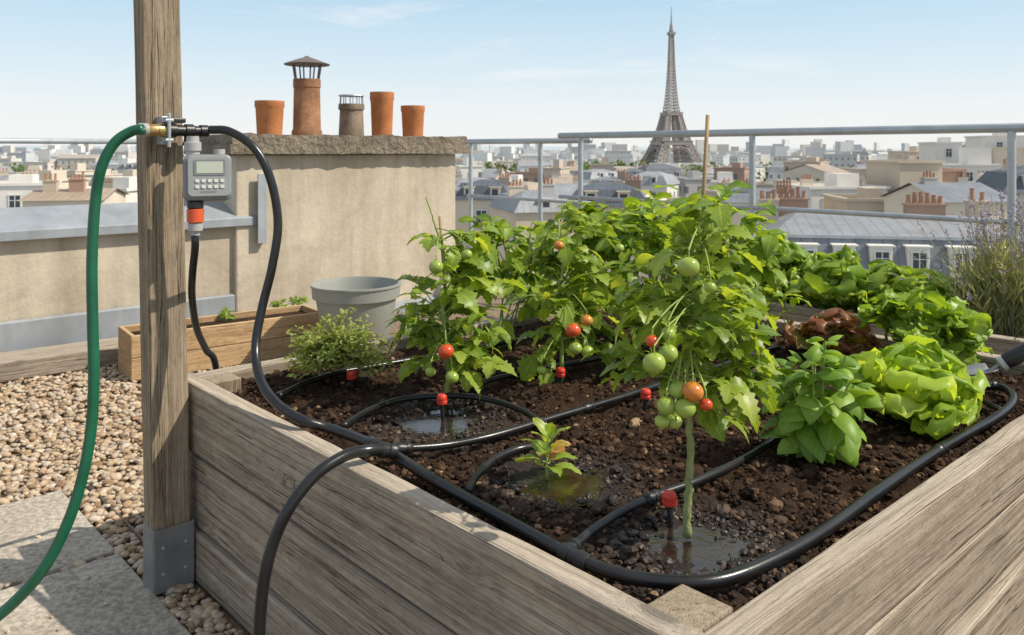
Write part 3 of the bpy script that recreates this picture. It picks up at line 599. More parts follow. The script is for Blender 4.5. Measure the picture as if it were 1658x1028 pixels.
# ------------------------------------------------------------------ foliage
def leafT(W=.5, n=7, m=1, prof='ovate', serr=0, fold=.3, lift=.1, curl=.8, ruf=0, rf=4, bulge=0, sd=0):
    rs = np.random.default_rng(sd); t = np.linspace(0, 1, n+1)
    if prof == 'ovate': w = np.sin(math.pi*np.clip(t, 0, 1)**.68)**.85
    elif prof == 'oval': w = np.sin(math.pi*np.clip(t, 0, 1)**.75)**.75
    elif prof == 'lance': w = np.sin(math.pi*t**.85)
    else: w = np.minimum(1, (t/.75)**.75+.12)*np.sqrt(np.maximum(0, 1-np.maximum(0, (t-.72)/.28)**2))
    w = np.nan_to_num(w); w = W/2*np.maximum(w, .02)
    if serr: w = w*np.where(np.arange(n+1) % 2 == 1, 1.1, 1-serr)*(1+rs.normal(0, .10, n+1))
    ang = lift-curl*t+rs.normal(0, .05); x = np.concatenate([[0], np.cumsum(np.cos(ang[:-1]))/n]); z = np.concatenate([[0], np.cumsum(np.sin(ang[:-1]))/n])
    tw = rs.normal(0, .25); V = []; UVs = []; p1, p2, p3 = rs.uniform(0, 6.28, 3)
    for i in range(n+1):
        for j in range(-m, m+1):
            q = j/m; y = q*w[i]
            ph = (p1 if q > 0 else p2)
            zz = fold*abs(y)-bulge*(y*y)/(W/2)+tw*y*t[i]
            xx = -.18*abs(q)*w[i]*(serr > 0)
            if ruf:
                e = abs(q)**1.6*(.25+.75*t[i]); e2 = max(0, t[i]-.55)/.45
                zz += ruf*e*(math.sin(rf*6.28*t[i]+ph+q)+.6*math.sin(rf*12.1*t[i]+ph*2+q*3))
                zz += ruf*e2*(1.0*math.sin(q*9+p1)+.7*math.sin(q*19+p3)); xx += ruf*e2*.8*math.sin(q*11+p2); y += ruf*.5*e*math.sin(rf*9*t[i]+ph)
                zz += ruf*.45*math.sin(q*5+t[i]*9+p3)
            V.append((x[i]-math.sin(ang[i])*zz+xx, y, z[i]+math.cos(ang[i])*zz)); UVs.append((t[i], q, 0))
    k = 2*m+1; Fq = [(i*k+j, (i+1)*k+j, (i+1)*k+j+1, i*k+j+1) for i in range(n) for j in range(k-1)]
    return np.array(V), np.array(UVs), np.array(Fq)
class Fol:
    def __init__(s): s.v = []; s.a = []; s.f = []; s.n = 0
    def put(s, T, b, d, up, k):
        x = unit(d); y = np.cross(up, x); y = unit(y) if np.linalg.norm(y) > 1e-4 else A3(0, 1, 0); z = np.cross(x, y)
        s.v.append(np.asarray(b)+k*(T[0] @ np.array([x, y, z]))); s.a.append(T[1]); s.f.append(T[2]+s.n); s.n += len(T[0])
    def make(s, name, mat, parent=None, origin=None):
        V = np.concatenate(s.v); A_ = np.concatenate(s.a); Fq = np.concatenate(s.f); o0 = wl(parent) if parent is not None else np.array(origin)
        me = bpy.data.meshes.new(name); me.vertices.add(len(V)); me.vertices.foreach_set('co', (V-o0).astype(np.float32).ravel())
        me.loops.add(Fq.size); me.loops.foreach_set('vertex_index', Fq.astype(np.int32).ravel()); me.polygons.add(len(Fq))
        me.polygons.foreach_set('loop_start', np.arange(0, Fq.size, 4, dtype=np.int32)); me.polygons.foreach_set('use_smooth', np.full(len(Fq), True))
        me.update(); at = me.attributes.new('leafuv', 'FLOAT_VECTOR', 'POINT'); at.data.foreach_set('vector', A_.astype(np.float32).ravel()); me.materials.append(mat)
        o = bpy.data.objects.new(name, me); COL.objects.link(o); WL[o.name] = o0
        if parent is not None: o.parent = parent
        else: o.location = tuple(o0)
        return o
TT = [leafT(.82, 10, 2, 'ovate', .25, .2, .2, random.uniform(.5, 1.5), sd=i) for i in range(12)]
BT = [leafT(.54, 8, 2, 'ovate', 0, .22, .2, random.uniform(.6, 1.6), .03, 2, sd=20+i) for i in range(8)]
ST = [leafT(.64, 10, 4, 'oval', 0, .02, .35, random.uniform(1.0, 1.8), .0, 2, .5, sd=40+i) for i in range(8)]
LT_ = [leafT(.95, 22, 10, 'obov', 0, .08, .05, random.uniform(.0, .7), .09, 3.4, sd=60+i) for i in range(12)]
DT = [leafT(.75, 12, 4, 'obov', 0, .25, .2, random.uniform(.4, 1.1), .06, 2.6, sd=80+i) for i in range(8)]
HT_ = [leafT(.5, 3, 1, 'ovate', 0, .2, .1, .5, sd=100+i) for i in range(4)]
NT = [leafT(.09, 4, 1, 'lance', 0, .3, .1, random.uniform(0, .7), sd=110+i) for i in range(5)]
rv = lambda s=1: rng.normal(0, s, 3)
def bez(a, b_, c, n=8):
    t = np.linspace(0, 1, n)[:, None]; return (1-t)**2*a+2*t*(1-t)*b_+t*t*c
def targets(vols, n):
    wts = np.array([r[0]*r[1]*r[2] for c, r in vols])**.75; wts /= wts.sum(); out = []
    for _ in range(n):
        c, r = vols[rng.choice(len(vols), p=wts)]; d = unit(rv()); k = rng.uniform(.25, 1)**.45*rng.uniform(.9, 1.18); out.append(c+d*np.array(r)*k)
    return out
def stem_pt(path, z):
    i = int(np.argmin(np.abs(path[:, 2]-z))); return path[i]
def tomato(base, path, vols, n, size, label, fruits=(), bare=.12, stake=None, r0=.0065, smat='stem', seed=0):
    root = thing('tomato_plant', base, label, 'tomato plant'); pl = spline(path, 8); st = MB()
    jit = np.array([rv(.0012) for _ in pl]); jit[0] = 0; rads = np.interp(np.linspace(0, 1, len(pl)), [0, .3, .6, 1], [r0*1.08, r0*.9, r0*.6, r0*.25])*(1+.10*np.sin(np.arange(len(pl))*1.7))
    st.tube(pl+jit, list(rads), 10)
    mk('main_stem', st, M[smat], root, True)
    fo = Fol(); tw = MB()
    for t in targets(vols, n):
        s = stem_pt(pl, max(base[2]+bare, t[2]-rng.uniform(-.03, .09)))
        d = t-s; ln = np.linalg.norm(d)
        if ln < .05: t = s+unit(d+rv(.02))*.07; ln = .07
        c = (s+t)/2+UP*ln*rng.uniform(.1, .4); bp = bez(s, c, t, 8); tw.tube(bp, [.0028, .0012], 5, False)
        sz_ = size*rng.uniform(.72, 1.15)
        for tt in ((.24, .42, .58, .74, .9) if ln > .12 else (.35, .6, .85)):
            if rng.random() < .1: continue
            k = tt*7; i = min(int(k), 6); p = bp[i]+(bp[i+1]-bp[i])*(k-i); tan = unit(bp[i+1]-bp[i]); lat = unit(np.cross(tan, UP)+rv(.05))
            for sd in (-1, 1):
                dd = lat*sd*.9+tan*.4+UP*rng.uniform(-.65, .25)+rv(.22)
                fo.put(TT[rng.integers(12)], p, dd, UP+rv(.36), sz_*rng.uniform(.5, 1.0)*(.74+.32*tt))
        tan = unit(bp[-1]-bp[-2]); fo.put(TT[rng.integers(12)], bp[-1], tan-UP*.2+rv(.15), UP+rv(.25), sz_*rng.uniform(.95, 1.35))
    fruit_parts = []
    for (px, py, Y, rad, m) in fruits:
        c = P(px, py, Y); s = stem_pt(pl, c[2]+.06); top = c+UP*rad*.85
        tw.tube(bez(s, (s+top)/2+UP*.03, top+UP*.012, 6), .0016, 5, False); tw.tube([top+UP*.012, top-UP*.003], .0016, 5, False); fruit_parts.append((c, rad, m))
    mk('twigs', tw, M['stem'], root, True); fo.make('leaves', M['tleaf'], root)
    for c, rad, m in fruit_parts:
        pr = [(0, -rad*.9)]+[(rad*1.03*math.cos(a), rad*.93*math.sin(a)) for a in np.linspace(-1.45, 1.3, 11)]+[(rad*.12, rad*.84), (0, rad*.82)]
        ax = unit(UP+rv(.15)); b = MB(); b.lathe(pr, c, ax, 20); to = mk('tomato', b, M[m], root, True)
        cf_ = Fol()
        for k in range(5): a = k*1.257+rng.uniform(0, .3); cf_.put(NT[k % 5], c+ax*rad*.86, A3(math.cos(a), math.sin(a), .25), ax, rad*1.1)
        cf_.make('calyx', M['tleaf'], to)
    if stake is not None:
        b = MB(); b.tube([stake[0], (stake[0]+stake[1])/2+rv(.002), stake[1]], stake[2], 8); mk('stake', b, M['bamboo'], root, True)
    return root
gs = lambda x, y: G(x, y, SOIL)
b1 = gs(722, 652); Y1 = b1[1]
tomato(b1, [b1, P(726, 590, Y1), P(718, 500, Y1), P(722, 430, Y1+.03), P(706, 370, Y1), P(690, 318, Y1)],
       [(P(730, 490, Y1+.02), (.155, .14, .17)), (P(672, 545, Y1), (.075, .09, .085)), (P(790, 450, Y1+.06), (.08, .09, .11)), (P(755, 400, Y1+.06), (.11, .09, .06)), (P(785, 590, Y1-.02), (.06, .07, .07)), (P(702, 345, Y1), (.03, .03, .04)), (P(690, 390, Y1), (.06, .06, .04)), (P(745, 610, Y1-.05), (.04, .04, .05)), (P(660, 480, Y1), (.05, .06, .08))], 78, .058,
       'left tomato plant with one ripe orange-red tomato low down', [(722, 569, Y1-.17, .020, 'tr'), (732, 611, Y1-.15, .017, 'tg'), (697, 602, Y1-.15, .013, 'tg'), (706, 432, Y1-.18, .018, 'tg'), (756, 412, Y1-.13, .014, 'tg')], stake=(A3(b1[0]+.015, b1[1]+.03, SOIL), P(712, 350, Y1+.03), .004))
b2 = gs(908, 618); Y2 = b2[1]
tomato(b2, [b2, P(910, 570, Y2), P(905, 480, Y2), P(912, 420, Y2), P(905, 360, Y2+.02), P(915, 330, Y2)],
       [(P(905, 470, Y2+.02), (.12, .12, .18)), (P(875, 555, Y2-.03), (.05, .07, .07)), (P(955, 470, Y2+.05), (.08, .1, .13)), (P(925, 380, Y2+.06), (.11, .1, .08)), (P(865, 430, Y2+.03), (.05, .08, .08)), (P(985, 545, Y2+.05), (.05, .06, .06)), (P(945, 550, Y2+.05), (.06, .06, .05))], 72, .06,
       'middle tomato plant with two orange-red tomatoes over green ones', [(928, 535, Y2-.19, .021, 'tr'), (950, 519, Y2-.18, .017, 'to'), (932, 564, Y2-.19, .018, 'tg'), (951, 569, Y2-.19, .017, 'tg'), (877, 600, Y2-.17, .013, 'tg'), (905, 397, Y2-.13, .014, 'to'), (1003, 402, Y2-.05, .014, 'tg')], stake=(A3(b2[0]+.01, b2[1]+.03, SOIL), P(907, 345, Y2+.03), .004))
b3 = gs(1112, 868); Y3 = b3[1]
tomato(b3, [b3, P(1114, 800, Y3), P(1118, 720, Y3), P(1116, 650, Y3), P(1110, 580, Y3+.01), P(1122, 500, Y3+.02), P(1130, 430, Y3+.03), P(1148, 330, Y3+.05)],
       [(P(1105, 530, Y3+.03), (.115, .09, .08)), (P(1185, 610, Y3), (.065, .06, .06)), (P(1000, 570, Y3+.05), (.045, .06, .05)), (P(1200, 510, Y3+.06), (.05, .06, .06)), (P(1110, 430, Y3+.06), (.10, .09, .07)), (P(1150, 360, Y3+.07), (.06, .05, .05)), (P(1030, 500, Y3+.06), (.06, .06, .05)), (P(1160, 665, Y3-.01), (.04, .04, .035)), (P(1198, 655, Y3), (.035, .035, .04)), (P(1195, 580, Y3+.03), (.05, .05, .05)), (P(1130, 600, Y3+.04), (.07, .04, .04)), (P(1130, 390, Y3+.06), (.06, .06, .05))], 92, .049,
       'front tomato plant with a bare pale stem and clusters of green tomatoes', [(1059, 588, Y3-.13, .0185, 'tg'), (1115, 432, Y3-.12, .0175, 'tg'), (1082, 572, Y3-.09, .016, 'tg'), (1079, 657, Y3-.09, .016, 'tg'), (1109, 661, Y3-.10, .0175, 'tg'), (1072, 682, Y3-.08, .0125, 'tg'), (1091, 682, Y3-.07, .0135, 'tg'), (1122, 634, Y3-.10, .0175, 'to'), (1098, 631, Y3-.08, .016, 'tg'), (1143, 655, Y3-.09, .011, 'tr'), (1056, 552, Y3-.09, .011, 'tr'), (1082, 540, Y3-.07, .012, 'tg'), (1150, 465, Y3-.10, .010, 'tg')], bare=.24, r0=.0072, smat='palestem')
b = MB(); b.tube([A3(P(1132, 300, 2.72)[0], 2.72, SOIL-.05), P(1138, 330, 2.72), P(1146, 186, 2.72)], [.0075, .0065], 8)
tag(mk('bamboo_cane', b, M['bamboo'], smooth=True, origin=A3(P(1132, 300, 2.72)[0], 2.72, SOIL)), 'thin bamboo cane standing upright above the front tomato plant', 'cane')
def bush(name, cat, base, vols, ntw, npl, size, label, T, mat, smat='stem', tr=.0025, droop=.25, stems=5, outer=.7, upw=1.2, upj=.3):
    root = thing(name, base, label, cat); fo = Fol(); tw = MB(); cen = np.mean([c for c, r in vols], axis=0)
    hub = [base+A3(rng.normal(0, .015), rng.normal(0, .015), 0) for _ in range(stems)]; mids = [h*.4+cen*.6+rv(.03) for h in hub]
    for h, m_ in zip(hub, mids): tw.tube(bez(h, (h+m_)/2+A3(*(rv(.01)[:2]), .02), m_, 6), [tr*1.6, tr], 6, False)
    for t in targets(vols, ntw):
        m_ = mids[rng.integers(stems)]; h = hub[rng.integers(stems)]; s = m_ if t[2] > m_[2]-.02 else (m_+h)/2
        bp = bez(s, (s+t)/2+UP*.04, t, 8); tw.tube(bp, [tr, tr*.4], 5, False); out = unit((t-cen)*A3(1, 1, .5)+rv(.02)); a0 = rng.uniform(0, 6.28)
        for k in range(npl):
            i = 7-int(k*.55); p = bp[max(i, 3)]; a = a0+k*2.4+rng.uniform(-.3, .3)
            dd = out*outer+A3(math.cos(a), math.sin(a), 0)*.9+UP*rng.uniform(-.45, .4)-UP*droop
            fo.put(T[rng.integers(len(T))], p, dd, UP*upw+out*.3+rv(upj), size*rng.uniform(.5, 1.12))
    mk('stems', tw, M[smat], root, True); fo.make('leaves', M[mat], root); return root
bush('bushy_plant', 'plant', gs(812, 562), [(P(812, 410, 2.85), (.12, .11, .13)), (P(830, 480, 2.85), (.12, .1, .13)), (P(860, 390, 2.9), (.08, .1, .07)), (P(790, 360, 2.85), (.07, .07, .05))], 46, 6, .078, 'leafy plant behind the left tomato plant, beside the chimney', BT, 'bleaf')
bush('bushy_plant', 'plant', gs(1000, 524), [(P(1000, 365, 3.1), (.22, .16, .12)), (P(1050, 340, 3.1), (.16, .14, .10)), (P(985, 440, 3.05), (.2, .15, .17)), (P(955, 330, 3.15), (.07, .07, .06))], 70, 6, .098, 'broad-leaved plant at the back centre of the bed, left of the cane', BT, 'bleaf')
bush('bushy_plant', 'plant', gs(1185, 552), [(P(1180, 370, 2.75), (.17, .14, .13)), (P(1215, 400, 2.75), (.1, .12, .11)), (P(1160, 460, 2.7), (.15, .13, .16)), (P(1160, 330, 2.75), (.08, .07, .05))], 62, 6, .098, 'broad-leaved plant at the back right of the bed, right of the cane', BT, 'bleaf')
bush('bushy_plant', 'plant', gs(1075, 575), [(P(1070, 430, 2.55), (.13, .1, .13)), (P(1050, 500, 2.5), (.11, .1, .1)), (P(1085, 360, 2.6), (.1, .09, .08))], 42, 6, .078, 'dense leafy plant just behind the front tomato plant', BT, 'bleaf')
bush('young_plant', 'plant', gs(1268, 556), [(P(1268, 470, 2.8), (.075, .07, .06)), (P(1270, 510, 2.8), (.04, .04, .04))], 9, 3, .085, 'slender young plant with few broad leaves left of the red lettuce', BT, 'bleaf', stems=2)
# basil: several upright stems carrying opposite pairs of drooping cupped leaves
bb_ = gs(1322, 745); root = thing('basil_plant', bb_, 'bushy green basil with large drooping leaves at the right of the bed', 'herb'); st = MB(); fo = Fol()
for i in range(15):
    a = i*2.39996; k = math.sqrt((i+.5)/15); h_ = (.255-.085*k*k)*rng.uniform(.84, 1.1); tipp = bb_+A3(math.cos(a), math.sin(a), 0)*(.095*k)*rng.uniform(.8, 1.2)+UP*h_
    bp = bez(bb_+A3(math.cos(a), math.sin(a), 0)*.015, bb_+A3(math.cos(a), math.sin(a), 0)*.05*k+UP*h_*.5, tipp, 10); st.tube(bp, [.0035, .002], 6, False)
    for q in range(5):
        p = bp[9-int(q*1.6)]; a2 = rng.uniform(-.5, .5)+q*1.57+a
        for sd in (0, math.pi):
            o2 = A3(math.cos(a2+sd), math.sin(a2+sd), 0); up_ = (.6, .1, -.2, -.4, -.45)[q]
            dd = o2+A3(math.cos(a), math.sin(a), 0)*.45*k+UP*(up_-.15*k+rng.uniform(-.25, .25)); fo.put(ST[rng.integers(8)], p+o2*.006, dd, UP+rv(.25), (.048, .074, .092, .096, .084)[q]*rng.uniform(.8, 1.12))
mk('stems', st, M['stem'], root, True); fo.make('leaves', M['basil'], root)
bush('leafy_plant', 'plant', gs(1492, 598), [(P(1495, 525, 2.55), (.15, .12, .07)), (P(1545, 540, 2.5), (.06, .07, .06)), (P(1440, 520, 2.6), (.08, .08, .05)), (P(1520, 570, 2.5), (.08, .06, .04))], 36, 6, .085, 'spreading green leaf vegetable behind the bright lettuce', DT, 'dlet', droop=0, upj=.55)
# splayed pepper seedling
sb = gs(886, 772); root = thing('pepper_seedling', sb, 'small young pepper seedling with a few reddish leaves beside the muddy puddle', 'seedling'); st = MB(); fo = Fol(); fr = Fol(); top = sb+UP*.08+A3(.004, 0, 0)
st.tube(bez(sb-UP*.01, sb+UP*.04+A3(-.004, 0, 0), top, 8), [.0035, .002], 8)
for k in range(16):
    f = (k+3)/18; p = sb+(top-sb)*f; a = k*2.4+.2; el = .1+.85*f**2
    d = A3(math.cos(a)*math.cos(el), math.sin(a)*math.cos(el)*.8, math.sin(el)); q = p+d*.013; st.tube([p, q], .0014, 5, False); (fr if k in (3, 8) else fo).put(BT[k % 8], q, d, UP-d*.4+rv(.12), (.068-.024*f)*rng.uniform(.85, 1.1))
mk('stem', st, M['stem'], root, True); fo.make('leaves', M['pleaf'], root); fr.make('red_leaves', M['redleaf'], root)
bush('low_herb', 'herb', gs(548, 600), [(P(545, 560, 2.4), (.14, .11, .085)), (P(500, 580, 2.35), (.08, .07, .05)), (P(605, 575, 2.4), (.08, .08, .07)), (P(545, 530, 2.42), (.10, .06, .055)), (P(480, 590, 2.35), (.045, .05, .03))], 280, 15, .019, 'low bushy herb with tiny leaves at the left corner of the bed', HT_, 'herb', 'wstem', .0012, -.15, 8, upj=.6)
for x, y in ((455, 500), (482, 497), (365, 518)):
    p = G(x, y, .2); p2 = p+UP*.03
    bush('seedling', 'seedling', p-UP*.02, [(p2, (.06, .05, .025))], 16, 4, .035, {455: 'green seedling in the trough, left of the pair near its right end', 482: 'green seedling nearest the right end of the trough', 365: 'small seedling near the middle of the trough beside the post'}[x], BT, 'bleaf', stems=2, droop=0)
def lettuce(name, base, rad, h, n, label, T, mat, upright=.5):
    root = thing(name, base, label, 'lettuce'); fo = Fol()
    for i in range(n):
        k = i/(n-1); a = i*2.39996+rng.uniform(-.25, .25); el = (1-k)*1.4+k*(.12+upright*.65)+rng.normal(0, .18)
        d = A3(math.cos(a)*math.cos(el), math.sin(a)*math.cos(el), math.sin(el)); L = (h*.85+(rad*1.1-h*.85)*k)*rng.uniform(.68, 1.18)
        fo.put(T[rng.integers(len(T))], base+A3(math.cos(a), math.sin(a), 0)*.035*k+UP*.01, d, UP*.6-A3(math.cos(a), math.sin(a), 0)*.9+rv(.3), L)
    b = MB(); b.lathe([(.016, -.01), (.016, .01), (.008, .02)], base, UP, 10); mk('core', b, M['palestem'], root, True)
    fo.make('leaves', M[mat], root); return root
lettuce('lettuce', gs(1480, 685), .15, .185, 38, 'bright yellow-green ruffled lettuce at the front right of the bed', LT_, 'let', .6)
lettuce('lettuce', gs(1348, 576), .12, .145, 40, 'red-bronze ruffled lettuce behind the basil', LT_, 'rlet', .8)
for x, y, r_, h_, lab in ((1275, 497, .17, .26, 'green lettuce at the left end of the second bed'), (1345, 508, .17, .27, 'green lettuce second from the left end of the second bed'), (1420, 514, .17, .22, 'green lettuce in the middle of the second bed, behind the red lettuce'), (1490, 528, .16, .21, 'green lettuce in the second bed next to the lavender')):
    lettuce('lettuce', gs(x, y), r_, h_, 38, lab, LT_, 'dlet', .95)
# lavender
lb = A3(1.86, 3.1, SOIL); root = thing('lavender_bush', lb, 'lavender bush with faded purple flower spikes at the right edge', 'lavender'); fo = Fol(); tw = MB(); fl = Fol()
for i in range(290):
    a = rng.uniform(0, 6.283); ti = abs(rng.normal(0, .42)); ti = min(ti, 1.0); L = rng.uniform(.26, .56)*(1-.2*ti)
    d = A3(math.cos(a)*math.sin(ti), math.sin(a)*math.sin(ti), math.cos(ti)); s = lb+A3(math.cos(a), math.sin(a), 0)*rng.uniform(0, .10); e = s+d*L-UP*.05*ti*L
    bp = bez(s, s+d*L*.5+UP*.03, e, 7); tw.tube(bp, [.0016, .0010], 4, False)
    for k in range(15):
        j = rng.uniform(0, .58)*6; i0 = int(j); p = bp[i0]+(bp[i0+1]-bp[i0])*(j-i0); aa = rng.uniform(0, 6.28)
        fo.put(NT[rng.integers(5)], p, d*1.1+A3(math.cos(aa), math.sin(aa), .2)*.7, UP+rv(.5), rng.uniform(.04, .09))
    if L > .32 and rng.random() < .85:
        for k in range(14):
            p = e-d*.0045*k+rv(.003); aa = rng.uniform(0, 6.28); fl.put(HT_[k % 4], p, d*.6+A3(math.cos(aa), math.sin(aa), 0), UP+rv(.4), rng.uniform(.009, .0145))
mk('stems', tw, M['lav'], root, True); fo.make('leaves', M['lav'], root); fl.make('flowers', M['lavfl'], root)
# trowel
t0 = G(1546, 616, RIM+.014); t1 = G(1606, 604, RIM+.034); td = unit(t1-t0); tnn = A3(-td[1], td[0], 0)
root = thing('garden_trowel', t0, 'garden trowel with steel blade and black grip lying on the bed corner', 'trowel')
b = MB(); n = 9; Vb = []; L_ = np.linalg.norm(t1-t0)
for i in range(n):
    t = i/(n-1); w_ = .040*min(1, .25+2.2*t)*(1 if t < .9 else .8)
    for q in (-1, -.5, 0, .5, 1): Vb.append(t0+td*L_*t+tnn*q*w_+UP*(.014*q*q+.004))
b.add(Vb, [(i*5+j, i*5+j+1, (i+1)*5+j+1, (i+1)*5+j) for i in range(n-1) for j in range(4)]); bl = mk('blade', b, M['blade'], root, True); sm = bl.modifiers.new('solid', 'SOLIDIFY'); sm.thickness = .002
hd = unit(td*.8+UP*.42+A3(0, -.25, 0))
b = MB(); b.tube(spline([t1-td*.01+UP*.004, t1+td*.012+UP*.014, t1+hd*.03+UP*.012], 6), .006, 8); mk('neck', b, M['blade'], root, True)
h0 = t1+hd*.022+UP*.010
b = MB(); b.lathe([(.012, 0), (.019, .004), (.020, .014), (.017, .016)], h0, hd, 16); mk('collar', b, M['greyfit'], root, 'auto')
b = MB(); b.lathe([(.017, .016), (.020, .022), (.022, .06), (.019, .10), (.020, .13), (.014, .142), (0, .143)], h0, hd, 16); mk('handle', b, M['black'], root, 'auto')

# ------------------------------------------------------------------ the city
GZ = -40.0
b = MB(); b.add([(-30000, -2000, GZ), (30000, -2000, GZ), (30000, 40000, GZ), (-30000, 40000, GZ)], [(0, 1, 2, 3)])
M['ground'] = vary('city ground', (.30, .30, .28), (.38, .38, .36), .01, .9); tag(mk('ground', b, M['ground']), kind='structure')
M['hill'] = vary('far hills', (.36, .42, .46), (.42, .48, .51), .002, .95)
b = MB(); n = 120; Vh = []
for i in range(n):
    a = -1.0+2.0*i/(n-1); D = 11000; x, y = D*math.sin(a), D*math.cos(a); h = 45+60*noise.noise(Vector((a*3.1+4, 1.3, 0)))+22*noise.noise(Vector((a*13, 2.3, 0)))
    Vh += [(x, y, GZ), (x*1.05, y*1.05, CZ+max(h, 8)), (x*1.3, y*1.3, GZ)]
b.add(Vh, [(i*3+k, i*3+3+k, i*3+4+k, i*3+1+k) for i in range(n-1) for k in (0, 1)]); tag(mk('hills', b, M['hill'], smooth=True), kind='structure')
def wallmat(name, c, glass=(.10, .12, .14)):
    m, nt, bs = newmat(name, .85, 0, .3); uv = nt.nodes.new('ShaderNodeUVMap')
    oi = nt.nodes.new('ShaderNodeObjectInfo'); of = nd(nt, 'ShaderNodeCombineXYZ', {0: mth(nt, 'MULTIPLY', oi.outputs['Random'], 2.0)})
    va = nd(nt, 'ShaderNodeVectorMath', {0: uv.outputs[0], 1: of.outputs[0]}, operation='ADD').outputs[0]
    mpp = nd(nt, 'ShaderNodeMapping', {'Vector': va, 'Scale': (.1, .1, .1)})
    br = nd(nt, 'ShaderNodeTexBrick', {'Vector': mpp.outputs[0], 'Scale': 1.0, 'Mortar Size': .09, 'Mortar Smooth': .05, 'Brick Width': .27, 'Row Height': .31}, offset=0.0)
    v = coords(nt, (.06, .06, .06)); cc = ramp(nt, noi(nt, v, 4, 6), [(.3, tuple(.85*x for x in c)), (.7, c)])
    nt.links.new(mix(nt, br.outputs['Fac'], glass, cc), bs.inputs['Base Color']); return m
def plainwall(name, c): return vary(name, tuple(.82*x for x in c), c, .25, .9)
wc = {'cream': (.68, .60, .49), 'white': (.78, .745, .69), 'beige': (.57, .485, .38), 'grey': (.50, .485, .46), 'pink brick': (.43, .28, .205)}
hz = lambda c, k: tuple(x*(1-k)+y*k for x, y in zip(c, (.66, .68, .70)))  # paints distance haze into a base colour
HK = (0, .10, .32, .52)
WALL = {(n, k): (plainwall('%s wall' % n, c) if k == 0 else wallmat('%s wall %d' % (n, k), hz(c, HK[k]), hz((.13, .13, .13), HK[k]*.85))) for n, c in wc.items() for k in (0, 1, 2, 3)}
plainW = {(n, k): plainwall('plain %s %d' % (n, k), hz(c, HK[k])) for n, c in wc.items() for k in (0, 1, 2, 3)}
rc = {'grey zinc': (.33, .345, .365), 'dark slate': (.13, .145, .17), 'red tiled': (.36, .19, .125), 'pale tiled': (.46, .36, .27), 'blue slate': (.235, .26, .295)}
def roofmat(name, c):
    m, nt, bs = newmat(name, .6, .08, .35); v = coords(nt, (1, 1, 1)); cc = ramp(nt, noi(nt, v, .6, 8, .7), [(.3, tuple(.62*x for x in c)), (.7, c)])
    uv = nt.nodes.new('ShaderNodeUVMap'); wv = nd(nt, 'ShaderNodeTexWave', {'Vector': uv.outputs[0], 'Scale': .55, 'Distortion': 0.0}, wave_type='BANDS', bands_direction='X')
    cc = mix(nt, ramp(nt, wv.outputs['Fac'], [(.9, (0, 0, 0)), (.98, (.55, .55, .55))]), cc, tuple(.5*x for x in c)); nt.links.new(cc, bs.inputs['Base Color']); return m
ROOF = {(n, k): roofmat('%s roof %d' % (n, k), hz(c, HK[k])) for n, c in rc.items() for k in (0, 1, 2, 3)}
M['winframe'] = vary('white window frame', (.62, .62, .60), (.70, .70, .68), 5, .5); M['glass'] = newmat('window glass', .08, 0, .5)[0]; M['glass'].node_tree.nodes['Principled BSDF'].inputs['Base Color'].default_value = (.045, .055, .07, 1)
def quads(name, Q, mat, parent):
    """list of polygons with planar uv in metres"""
    b = MB()
    for q in Q: b.add(q, [tuple(range(len(q)))])
    o0 = wl(parent); me = bpy.data.meshes.new(name); me.from_pydata((np.concatenate(b.v)-o0).tolist(), [], b.f); me.materials.append(mat); uvl = me.uv_layers.new(name='UVMap'); li = 0
    for q in Q:
        q = [np.asarray(p) for p in q]; e1 = unit(q[1]-q[0]); nn = unit(np.cross(e1, q[2]-q[0])); e2 = np.cross(nn, e1); e2 = e2 if e2[2] >= 0 else -e2
        top = max(p[2] for p in q)
        for p in q:
            uvl.data[li].uv = (float(np.dot(p-q[0], e1)), float(p[2]-top+.4) if abs(nn[2]) < .3 else float(np.dot(p-q[0], e2))); li += 1
    o = bpy.data.objects.new(name, me); COL.objects.link(o); o.parent = parent; WL[o.name] = o0; return o
def meshonly(name, mb, mat):
    me = bpy.data.meshes.new(name); me.from_pydata(np.concatenate(mb.v).tolist(), [], mb.f); me.materials.append(mat); return me
fb = MB()
for x in (-.58, .58, 0): fb.box((x, -.04, 0), (.10 if x else .07, .09, 1.7))
for z in (-.85, .85): fb.box((0, -.045, z), (1.36, .11, .12))
fb.box((0, -.03, .25), (1.1, .05, .06))
WF = meshonly('window_frame', fb, M['winframe']); gb = MB(); gb.box((0, -.012, 0), (1.12, .02, 1.62)); WG = meshonly('window_pane', gb, M['glass'])
pb_ = MB(); pb_.lathe([(.13, 0), (.13, .05), (.105, .08), (.095, .45), (.12, .48), (.12, .52), (.09, .52), (.08, .4)], (0, 0, 0), UP, 10); PM = meshonly('chimney_pot', pb_, M['citypot'])
def window(root, loc, rot, sc_=1):
    o = bpy.data.objects.new('window', WF); COL.objects.link(o); o.parent = root; o.location = tuple(loc-wl(root)); o.rotation_euler = (0, 0, rot); o.scale = (sc_, 1, sc_)
    g_ = bpy.data.objects.new('pane', WG); COL.objects.link(g_); g_.parent = o
potm = [M['citypot']]+[vary('hazy pot %d' % k, hz((.34, .18, .11), HK[k]), hz((.42, .24, .15), HK[k]), 2, .9) for k in (1, 2, 3)]
